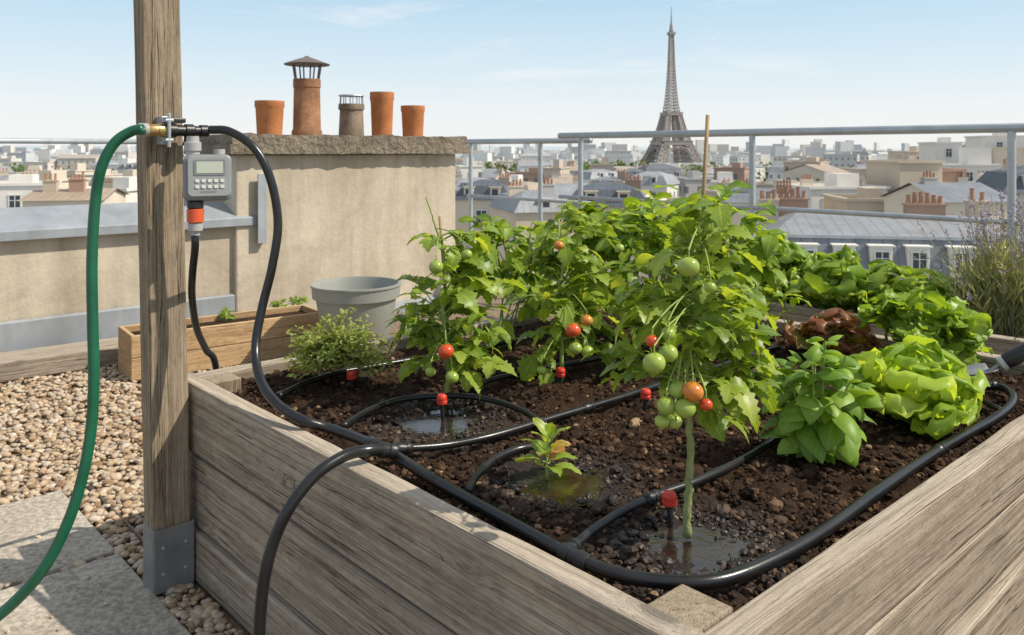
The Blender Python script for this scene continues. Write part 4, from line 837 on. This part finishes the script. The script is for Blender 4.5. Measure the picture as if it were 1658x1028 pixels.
def building(c, w_, d_, ez, rot, wall, roof, rtype, rh, label, group=None, lod=1, win=0, chim=(), name='apartment_building', cat='building', wincols=None, brk=.72):
    root = thing(name, A3(c[0], c[1], GZ), label, cat, group); ex = A3(math.cos(rot), math.sin(rot), 0); ey = A3(-math.sin(rot), math.cos(rot), 0)
    L = lambda x, y, z: A3(c[0], c[1], 0)+ex*x+ey*y+UP*z
    cr = [(-w_/2, -d_/2), (w_/2, -d_/2), (w_/2, d_/2), (-w_/2, d_/2)]
    quads('wall', [[L(*cr[i], GZ), L(*cr[(i+1) % 4], GZ), L(*cr[(i+1) % 4], ez), L(*cr[i], ez)] for i in range(4)], WALL[(wall, lod)], root)
    rm = ROOF[(roof, lod)] if roof else WALL[(wall, 0)]
    pw = plainW[(wall, lod)]
    if rtype == 'mansard':
        o = .25; i1 = min(1.3, rh*.4); i2 = d_*.5-.01; z1 = ez+rh*brk; z2 = ez+rh
        r0 = [(-w_/2-o, -d_/2-o), (w_/2+o, -d_/2-o), (w_/2+o, d_/2+o), (-w_/2-o, d_/2+o)]; r1 = [(x-math.copysign(i1, x), y-math.copysign(i1, y)) for x, y in cr]; r2 = [(x-math.copysign(min(i2, w_*.35), x), y*.02) for x, y in cr]
        Q = []
        for i in range(4):
            j = (i+1) % 4; Q += [[L(*r0[i], ez), L(*r0[j], ez), L(*r1[j], z1), L(*r1[i], z1)], [L(*r1[i], z1), L(*r1[j], z1), L(*r2[j], z2), L(*r2[i], z2)]]
        Q = [[L(*p, ez+.02) for p in r0]]+Q
        if lod < 2:
            for q in range(max(1, int(w_/3))):
                xx = (q-(max(1, int(w_/3))-1)/2)*2.8; bb = MB(); yy_ = -d_/2+i1*.35; bb.box(L(xx, yy_+.35, ez+rh*brk*.5), (1.0, 1.0, min(1.3, rh*brk*.75)), (ex, ey, UP)); bb.box(L(xx, yy_+.35, ez+rh*brk*.5+min(1.3, rh*brk*.75)/2+.05), (1.2, 1.2, .1), (ex, ey, UP)); dm = mk('dormer', bb, pw, root)
                bb = MB(); bb.box(L(xx, yy_-.16, ez+rh*brk*.5), (.62, .04, min(.95, rh*brk*.55)), (ex, ey, UP)); mk('dormer_window', bb, M['glass'], dm)
    elif rtype == 'gable':
        o = .3; Q = [[L(-w_/2-o, -d_/2-o, ez), L(w_/2+o, -d_/2-o, ez), L(w_/2+o, 0, ez+rh), L(-w_/2-o, 0, ez+rh)], [L(w_/2+o, d_/2+o, ez), L(-w_/2-o, d_/2+o, ez), L(-w_/2-o, 0, ez+rh), L(w_/2+o, 0, ez+rh)]]
        for sx in (-1, 1): quads('gable', [[L(sx*w_/2, -d_/2, ez), L(sx*w_/2, 0, ez+rh-.12), L(sx*w_/2, d_/2, ez)]], pw, root)
    else:
        Q = [[L(x, y, ez-.5) for x, y in cr]]
        bb = MB()
        bb.box(L(0, -d_/2, ez+.12), (w_+.5, .4, .3), (ex, ey, UP)); bb.box(L(0, d_/2, ez+.12), (w_+.5, .4, .3), (ex, ey, UP)); bb.box(L(-w_/2, 0, ez+.118), (.4, d_-.42, .3), (ex, ey, UP)); bb.box(L(w_/2, 0, ez+.118), (.4, d_-.42, .3), (ex, ey, UP)); mk('roof_parapet', bb, pw, root)
        if rh > 1: bb = MB(); bb.box(L(w_*.15, 0, ez+rh/2-.3), (w_*.3, d_*.35, rh), (ex, ey, UP)); mk('roof_cabin', bb, pw, root)
        rm = pw
    quads('roof', Q, rm, root)
    for ci, (x, y, cw, ch, np_) in enumerate(chim):
        zb_ = ez+(rh*.6 if roof else -.4); bb = MB(); bb.box(L(x, y, zb_+ch/2), (cw, .6, ch), (ex, ey, UP)); bb.box(L(x, y, zb_+ch+.05), (cw+.12, .72, .1), (ex, ey, UP))
        far = lod > 0
        if far:
            for k in range(np_): bb.lathe([(.13, 0), (.12, .5)], L(x-cw/2+(k+.5)*cw/np_, y, zb_+ch+.08), UP, 6, 1)
        cs = mk('chimney', bb, [plainW[(('beige', 'cream', 'grey', 'pink brick')[(int(abs(x)*7)+ci) % 4], lod)], potm[lod]], root)
        if not far:
            for k in range(np_):
                o = bpy.data.objects.new('chimney_pot', PM); COL.objects.link(o); o.parent = cs; o.location = tuple(L(x-cw/2+(k+.5)*cw/np_, y, zb_+ch+.09)-wl(cs)); o.scale = (1, 1, random.uniform(.7, 1.2))
    if win:
        ncol = wincols or int((w_-1)/2.6)
        for r_ in range(win):
            for k in range(ncol): window(root, L((k-(ncol-1)/2)*2.6, -d_/2-.005, ez-1.9-r_*3.1), rot)
    return root
def at(px, Y): return A3((px-CX)/F*Y, Y, 0)
zat = lambda py, Y: CZ-(py-HY)/F*Y
# zinc-roofed neighbour with dormers
c = at(1415, 40); hr = R(-10); ezn = zat(462, 35.5)
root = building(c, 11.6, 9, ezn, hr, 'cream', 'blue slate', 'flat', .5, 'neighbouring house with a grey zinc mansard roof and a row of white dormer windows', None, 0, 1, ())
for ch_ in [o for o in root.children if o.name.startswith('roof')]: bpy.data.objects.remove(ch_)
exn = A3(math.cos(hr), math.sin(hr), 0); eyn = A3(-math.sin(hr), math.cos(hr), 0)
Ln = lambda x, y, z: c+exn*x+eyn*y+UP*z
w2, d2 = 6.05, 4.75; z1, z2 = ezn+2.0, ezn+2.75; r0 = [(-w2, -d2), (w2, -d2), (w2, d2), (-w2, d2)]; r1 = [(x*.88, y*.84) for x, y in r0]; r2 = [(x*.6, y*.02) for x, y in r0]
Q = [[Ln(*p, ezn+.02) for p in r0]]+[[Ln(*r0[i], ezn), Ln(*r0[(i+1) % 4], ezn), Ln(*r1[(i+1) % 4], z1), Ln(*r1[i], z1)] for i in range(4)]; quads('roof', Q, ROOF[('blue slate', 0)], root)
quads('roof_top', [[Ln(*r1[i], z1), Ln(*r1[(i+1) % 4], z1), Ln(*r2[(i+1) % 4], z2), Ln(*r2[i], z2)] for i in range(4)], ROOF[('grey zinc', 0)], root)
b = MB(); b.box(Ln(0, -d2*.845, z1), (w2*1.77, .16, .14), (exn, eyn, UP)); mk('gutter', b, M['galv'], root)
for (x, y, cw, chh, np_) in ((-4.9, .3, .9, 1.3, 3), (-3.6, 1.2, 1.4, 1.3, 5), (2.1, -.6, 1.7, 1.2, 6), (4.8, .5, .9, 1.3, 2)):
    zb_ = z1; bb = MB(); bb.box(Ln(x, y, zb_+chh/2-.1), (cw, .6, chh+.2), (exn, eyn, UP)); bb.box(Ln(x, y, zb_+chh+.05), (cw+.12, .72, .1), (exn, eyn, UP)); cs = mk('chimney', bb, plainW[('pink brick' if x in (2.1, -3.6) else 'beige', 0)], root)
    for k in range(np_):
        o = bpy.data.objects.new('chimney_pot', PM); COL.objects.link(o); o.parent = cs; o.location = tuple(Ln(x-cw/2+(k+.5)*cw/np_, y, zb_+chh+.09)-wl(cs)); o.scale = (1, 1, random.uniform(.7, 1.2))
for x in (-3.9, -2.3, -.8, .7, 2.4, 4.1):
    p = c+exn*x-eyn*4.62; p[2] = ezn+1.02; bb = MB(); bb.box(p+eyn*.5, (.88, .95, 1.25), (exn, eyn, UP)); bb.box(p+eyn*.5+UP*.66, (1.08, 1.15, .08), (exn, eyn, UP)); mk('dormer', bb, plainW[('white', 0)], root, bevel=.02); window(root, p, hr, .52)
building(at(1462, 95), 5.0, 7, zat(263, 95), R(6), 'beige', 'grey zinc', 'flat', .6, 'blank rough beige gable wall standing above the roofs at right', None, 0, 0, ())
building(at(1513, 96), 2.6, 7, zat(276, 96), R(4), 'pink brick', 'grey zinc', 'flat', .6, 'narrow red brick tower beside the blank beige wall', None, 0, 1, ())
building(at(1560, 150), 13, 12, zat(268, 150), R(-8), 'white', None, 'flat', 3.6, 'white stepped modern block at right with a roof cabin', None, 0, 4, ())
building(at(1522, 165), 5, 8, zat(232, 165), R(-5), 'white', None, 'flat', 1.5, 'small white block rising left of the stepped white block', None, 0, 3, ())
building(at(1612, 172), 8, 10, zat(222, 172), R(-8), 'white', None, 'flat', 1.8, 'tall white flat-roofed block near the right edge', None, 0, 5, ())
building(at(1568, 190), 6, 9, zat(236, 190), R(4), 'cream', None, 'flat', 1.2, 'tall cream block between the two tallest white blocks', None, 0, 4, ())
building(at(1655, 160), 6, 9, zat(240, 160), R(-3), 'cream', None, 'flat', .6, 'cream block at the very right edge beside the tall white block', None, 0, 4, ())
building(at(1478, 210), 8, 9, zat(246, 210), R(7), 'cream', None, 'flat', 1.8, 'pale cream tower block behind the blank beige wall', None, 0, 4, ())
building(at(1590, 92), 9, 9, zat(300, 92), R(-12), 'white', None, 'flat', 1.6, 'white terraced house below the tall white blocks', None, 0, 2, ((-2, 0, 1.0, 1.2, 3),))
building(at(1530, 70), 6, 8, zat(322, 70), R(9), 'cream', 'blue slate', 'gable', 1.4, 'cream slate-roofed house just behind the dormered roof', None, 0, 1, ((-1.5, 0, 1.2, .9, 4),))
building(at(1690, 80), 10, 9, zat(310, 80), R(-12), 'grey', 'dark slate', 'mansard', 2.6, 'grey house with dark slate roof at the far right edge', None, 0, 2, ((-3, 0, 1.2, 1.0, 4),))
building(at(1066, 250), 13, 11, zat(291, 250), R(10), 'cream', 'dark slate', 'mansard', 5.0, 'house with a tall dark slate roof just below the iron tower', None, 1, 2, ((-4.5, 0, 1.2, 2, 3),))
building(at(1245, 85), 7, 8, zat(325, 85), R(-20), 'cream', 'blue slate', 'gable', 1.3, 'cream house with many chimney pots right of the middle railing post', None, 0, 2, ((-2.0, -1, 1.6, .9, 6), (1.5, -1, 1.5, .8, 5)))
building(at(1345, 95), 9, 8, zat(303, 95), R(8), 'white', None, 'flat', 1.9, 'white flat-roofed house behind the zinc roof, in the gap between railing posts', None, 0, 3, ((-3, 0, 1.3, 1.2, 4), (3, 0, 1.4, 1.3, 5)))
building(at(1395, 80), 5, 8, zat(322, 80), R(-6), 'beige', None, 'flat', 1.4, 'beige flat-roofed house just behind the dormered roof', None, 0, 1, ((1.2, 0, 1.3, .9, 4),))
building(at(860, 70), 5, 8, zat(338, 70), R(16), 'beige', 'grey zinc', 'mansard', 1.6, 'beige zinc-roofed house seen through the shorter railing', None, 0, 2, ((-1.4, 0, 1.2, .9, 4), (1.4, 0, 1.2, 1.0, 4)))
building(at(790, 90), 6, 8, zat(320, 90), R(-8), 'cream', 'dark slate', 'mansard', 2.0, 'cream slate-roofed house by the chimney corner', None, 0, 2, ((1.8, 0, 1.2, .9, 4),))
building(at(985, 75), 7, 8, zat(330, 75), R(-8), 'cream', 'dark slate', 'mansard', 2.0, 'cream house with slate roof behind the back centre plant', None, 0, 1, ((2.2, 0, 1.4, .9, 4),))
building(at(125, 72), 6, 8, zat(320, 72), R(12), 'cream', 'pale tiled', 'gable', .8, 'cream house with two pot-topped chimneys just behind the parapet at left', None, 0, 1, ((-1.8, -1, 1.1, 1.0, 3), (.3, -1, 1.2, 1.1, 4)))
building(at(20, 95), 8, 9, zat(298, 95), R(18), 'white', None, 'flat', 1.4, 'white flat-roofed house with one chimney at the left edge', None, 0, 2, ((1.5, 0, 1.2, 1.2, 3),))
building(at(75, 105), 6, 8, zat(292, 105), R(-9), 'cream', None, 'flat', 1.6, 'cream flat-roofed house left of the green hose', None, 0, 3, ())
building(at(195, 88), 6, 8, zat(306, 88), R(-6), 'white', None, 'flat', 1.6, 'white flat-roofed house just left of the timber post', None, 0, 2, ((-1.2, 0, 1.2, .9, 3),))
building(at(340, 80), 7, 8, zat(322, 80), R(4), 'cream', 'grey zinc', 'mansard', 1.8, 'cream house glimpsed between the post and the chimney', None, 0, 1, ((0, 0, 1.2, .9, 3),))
# --- rows
dist_word = {1: 'middle-distance', 2: 'distant', 3: 'very distant'}
count = 0
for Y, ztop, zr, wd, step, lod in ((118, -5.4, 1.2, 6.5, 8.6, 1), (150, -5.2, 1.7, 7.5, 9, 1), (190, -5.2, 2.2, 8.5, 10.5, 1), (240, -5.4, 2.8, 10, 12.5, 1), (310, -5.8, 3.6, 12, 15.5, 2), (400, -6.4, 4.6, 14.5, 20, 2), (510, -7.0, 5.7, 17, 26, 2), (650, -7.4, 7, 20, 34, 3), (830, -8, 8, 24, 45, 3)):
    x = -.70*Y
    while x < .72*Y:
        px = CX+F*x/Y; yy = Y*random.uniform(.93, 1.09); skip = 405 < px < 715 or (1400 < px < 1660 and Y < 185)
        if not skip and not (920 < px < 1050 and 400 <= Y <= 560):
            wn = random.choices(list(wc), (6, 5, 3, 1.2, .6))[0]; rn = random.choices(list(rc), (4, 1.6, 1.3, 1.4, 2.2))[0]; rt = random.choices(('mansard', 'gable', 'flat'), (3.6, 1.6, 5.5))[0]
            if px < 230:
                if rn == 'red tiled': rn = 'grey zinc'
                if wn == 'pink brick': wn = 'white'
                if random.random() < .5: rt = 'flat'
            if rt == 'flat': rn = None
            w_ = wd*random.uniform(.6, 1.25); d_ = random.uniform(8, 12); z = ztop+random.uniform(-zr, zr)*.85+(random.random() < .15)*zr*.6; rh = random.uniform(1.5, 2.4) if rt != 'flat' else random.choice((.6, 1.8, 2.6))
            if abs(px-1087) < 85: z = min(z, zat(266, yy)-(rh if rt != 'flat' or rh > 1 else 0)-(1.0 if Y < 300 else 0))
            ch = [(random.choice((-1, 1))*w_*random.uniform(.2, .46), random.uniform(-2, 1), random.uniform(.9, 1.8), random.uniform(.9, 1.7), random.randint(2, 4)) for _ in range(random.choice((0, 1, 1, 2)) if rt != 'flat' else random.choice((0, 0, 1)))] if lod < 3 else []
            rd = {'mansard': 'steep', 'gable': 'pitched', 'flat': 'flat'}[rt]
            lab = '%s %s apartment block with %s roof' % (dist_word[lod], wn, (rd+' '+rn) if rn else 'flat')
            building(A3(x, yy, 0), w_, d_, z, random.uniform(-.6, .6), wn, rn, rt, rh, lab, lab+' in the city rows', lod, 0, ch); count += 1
        x += step*random.uniform(.75, 1.15)
print('city buildings', count)
# --- farther city as one mass
b = MB()
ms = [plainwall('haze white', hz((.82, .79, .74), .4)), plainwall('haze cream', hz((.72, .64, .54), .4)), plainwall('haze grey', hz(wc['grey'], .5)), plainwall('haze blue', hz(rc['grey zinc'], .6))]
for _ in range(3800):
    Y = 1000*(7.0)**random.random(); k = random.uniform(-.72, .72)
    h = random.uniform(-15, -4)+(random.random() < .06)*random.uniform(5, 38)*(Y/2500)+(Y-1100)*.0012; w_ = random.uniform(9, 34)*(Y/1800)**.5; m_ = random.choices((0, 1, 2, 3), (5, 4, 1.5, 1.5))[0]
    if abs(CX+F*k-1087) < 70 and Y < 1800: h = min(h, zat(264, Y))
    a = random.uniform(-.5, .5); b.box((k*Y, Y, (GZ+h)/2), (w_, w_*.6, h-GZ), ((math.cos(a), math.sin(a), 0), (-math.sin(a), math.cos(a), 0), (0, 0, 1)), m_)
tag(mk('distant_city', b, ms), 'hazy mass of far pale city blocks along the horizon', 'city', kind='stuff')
# --- trees by the tower
fo = Fol(); QT = [leafT(.8, 2, 1, 'ovate', 0, .3, .1, .5, sd=300+i) for i in range(4)]
for _ in range(150):
    q_ = random.random()
    if q_ < .5: px = random.uniform(905, 1060); Y = random.uniform(330, 600)
    elif q_ < .64: px = random.uniform(780, 860); Y = random.uniform(350, 800)
    elif q_ < .74: px = random.uniform(0, 215); Y = random.uniform(250, 700)
    elif q_ < .86: px = random.uniform(1110, 1200); Y = random.uniform(300, 700)
    else: px = random.uniform(1110, 1450); Y = random.uniform(220, 900)
    c = at(px, Y); top = zat(random.uniform(264, 277)+max(0, (450-Y)*.06), Y); rr = random.uniform(4, 8)*min(1, Y/450)
    for k in range(150):
        d = unit(rv()); fo.put(QT[k % 4], c+UP*(top-rr*1.1)+d*A3(rr, rr, rr*1.1)*rng.uniform(.5, 1)*(1+.25*math.sin(d[0]*5+px)), d+rv(.5), UP+d+rv(.5), rng.uniform(1.6, 3.2)*min(1, Y/450))
M['treeleaf'] = leafmat('tree leaf', (.10, .145, .05), (.14, .20, .065), (.19, .26, .09), .2, 0, .7)
tag(fo.make('distant_trees', M['treeleaf'], origin=(0, 500, GZ)), 'dark green trees scattered through the city and around the foot of the iron tower', 'trees', kind='stuff')

# ------------------------------------------------------------------ iron tower
DT_ = 1650.0; tb = at(1087, DT_); tz = zat(278, DT_)
M['iron'] = vary('hazy iron', (.29, .255, .235), (.36, .325, .30), .05, .85)  # iron colour lightened, with the haze of distance painted in
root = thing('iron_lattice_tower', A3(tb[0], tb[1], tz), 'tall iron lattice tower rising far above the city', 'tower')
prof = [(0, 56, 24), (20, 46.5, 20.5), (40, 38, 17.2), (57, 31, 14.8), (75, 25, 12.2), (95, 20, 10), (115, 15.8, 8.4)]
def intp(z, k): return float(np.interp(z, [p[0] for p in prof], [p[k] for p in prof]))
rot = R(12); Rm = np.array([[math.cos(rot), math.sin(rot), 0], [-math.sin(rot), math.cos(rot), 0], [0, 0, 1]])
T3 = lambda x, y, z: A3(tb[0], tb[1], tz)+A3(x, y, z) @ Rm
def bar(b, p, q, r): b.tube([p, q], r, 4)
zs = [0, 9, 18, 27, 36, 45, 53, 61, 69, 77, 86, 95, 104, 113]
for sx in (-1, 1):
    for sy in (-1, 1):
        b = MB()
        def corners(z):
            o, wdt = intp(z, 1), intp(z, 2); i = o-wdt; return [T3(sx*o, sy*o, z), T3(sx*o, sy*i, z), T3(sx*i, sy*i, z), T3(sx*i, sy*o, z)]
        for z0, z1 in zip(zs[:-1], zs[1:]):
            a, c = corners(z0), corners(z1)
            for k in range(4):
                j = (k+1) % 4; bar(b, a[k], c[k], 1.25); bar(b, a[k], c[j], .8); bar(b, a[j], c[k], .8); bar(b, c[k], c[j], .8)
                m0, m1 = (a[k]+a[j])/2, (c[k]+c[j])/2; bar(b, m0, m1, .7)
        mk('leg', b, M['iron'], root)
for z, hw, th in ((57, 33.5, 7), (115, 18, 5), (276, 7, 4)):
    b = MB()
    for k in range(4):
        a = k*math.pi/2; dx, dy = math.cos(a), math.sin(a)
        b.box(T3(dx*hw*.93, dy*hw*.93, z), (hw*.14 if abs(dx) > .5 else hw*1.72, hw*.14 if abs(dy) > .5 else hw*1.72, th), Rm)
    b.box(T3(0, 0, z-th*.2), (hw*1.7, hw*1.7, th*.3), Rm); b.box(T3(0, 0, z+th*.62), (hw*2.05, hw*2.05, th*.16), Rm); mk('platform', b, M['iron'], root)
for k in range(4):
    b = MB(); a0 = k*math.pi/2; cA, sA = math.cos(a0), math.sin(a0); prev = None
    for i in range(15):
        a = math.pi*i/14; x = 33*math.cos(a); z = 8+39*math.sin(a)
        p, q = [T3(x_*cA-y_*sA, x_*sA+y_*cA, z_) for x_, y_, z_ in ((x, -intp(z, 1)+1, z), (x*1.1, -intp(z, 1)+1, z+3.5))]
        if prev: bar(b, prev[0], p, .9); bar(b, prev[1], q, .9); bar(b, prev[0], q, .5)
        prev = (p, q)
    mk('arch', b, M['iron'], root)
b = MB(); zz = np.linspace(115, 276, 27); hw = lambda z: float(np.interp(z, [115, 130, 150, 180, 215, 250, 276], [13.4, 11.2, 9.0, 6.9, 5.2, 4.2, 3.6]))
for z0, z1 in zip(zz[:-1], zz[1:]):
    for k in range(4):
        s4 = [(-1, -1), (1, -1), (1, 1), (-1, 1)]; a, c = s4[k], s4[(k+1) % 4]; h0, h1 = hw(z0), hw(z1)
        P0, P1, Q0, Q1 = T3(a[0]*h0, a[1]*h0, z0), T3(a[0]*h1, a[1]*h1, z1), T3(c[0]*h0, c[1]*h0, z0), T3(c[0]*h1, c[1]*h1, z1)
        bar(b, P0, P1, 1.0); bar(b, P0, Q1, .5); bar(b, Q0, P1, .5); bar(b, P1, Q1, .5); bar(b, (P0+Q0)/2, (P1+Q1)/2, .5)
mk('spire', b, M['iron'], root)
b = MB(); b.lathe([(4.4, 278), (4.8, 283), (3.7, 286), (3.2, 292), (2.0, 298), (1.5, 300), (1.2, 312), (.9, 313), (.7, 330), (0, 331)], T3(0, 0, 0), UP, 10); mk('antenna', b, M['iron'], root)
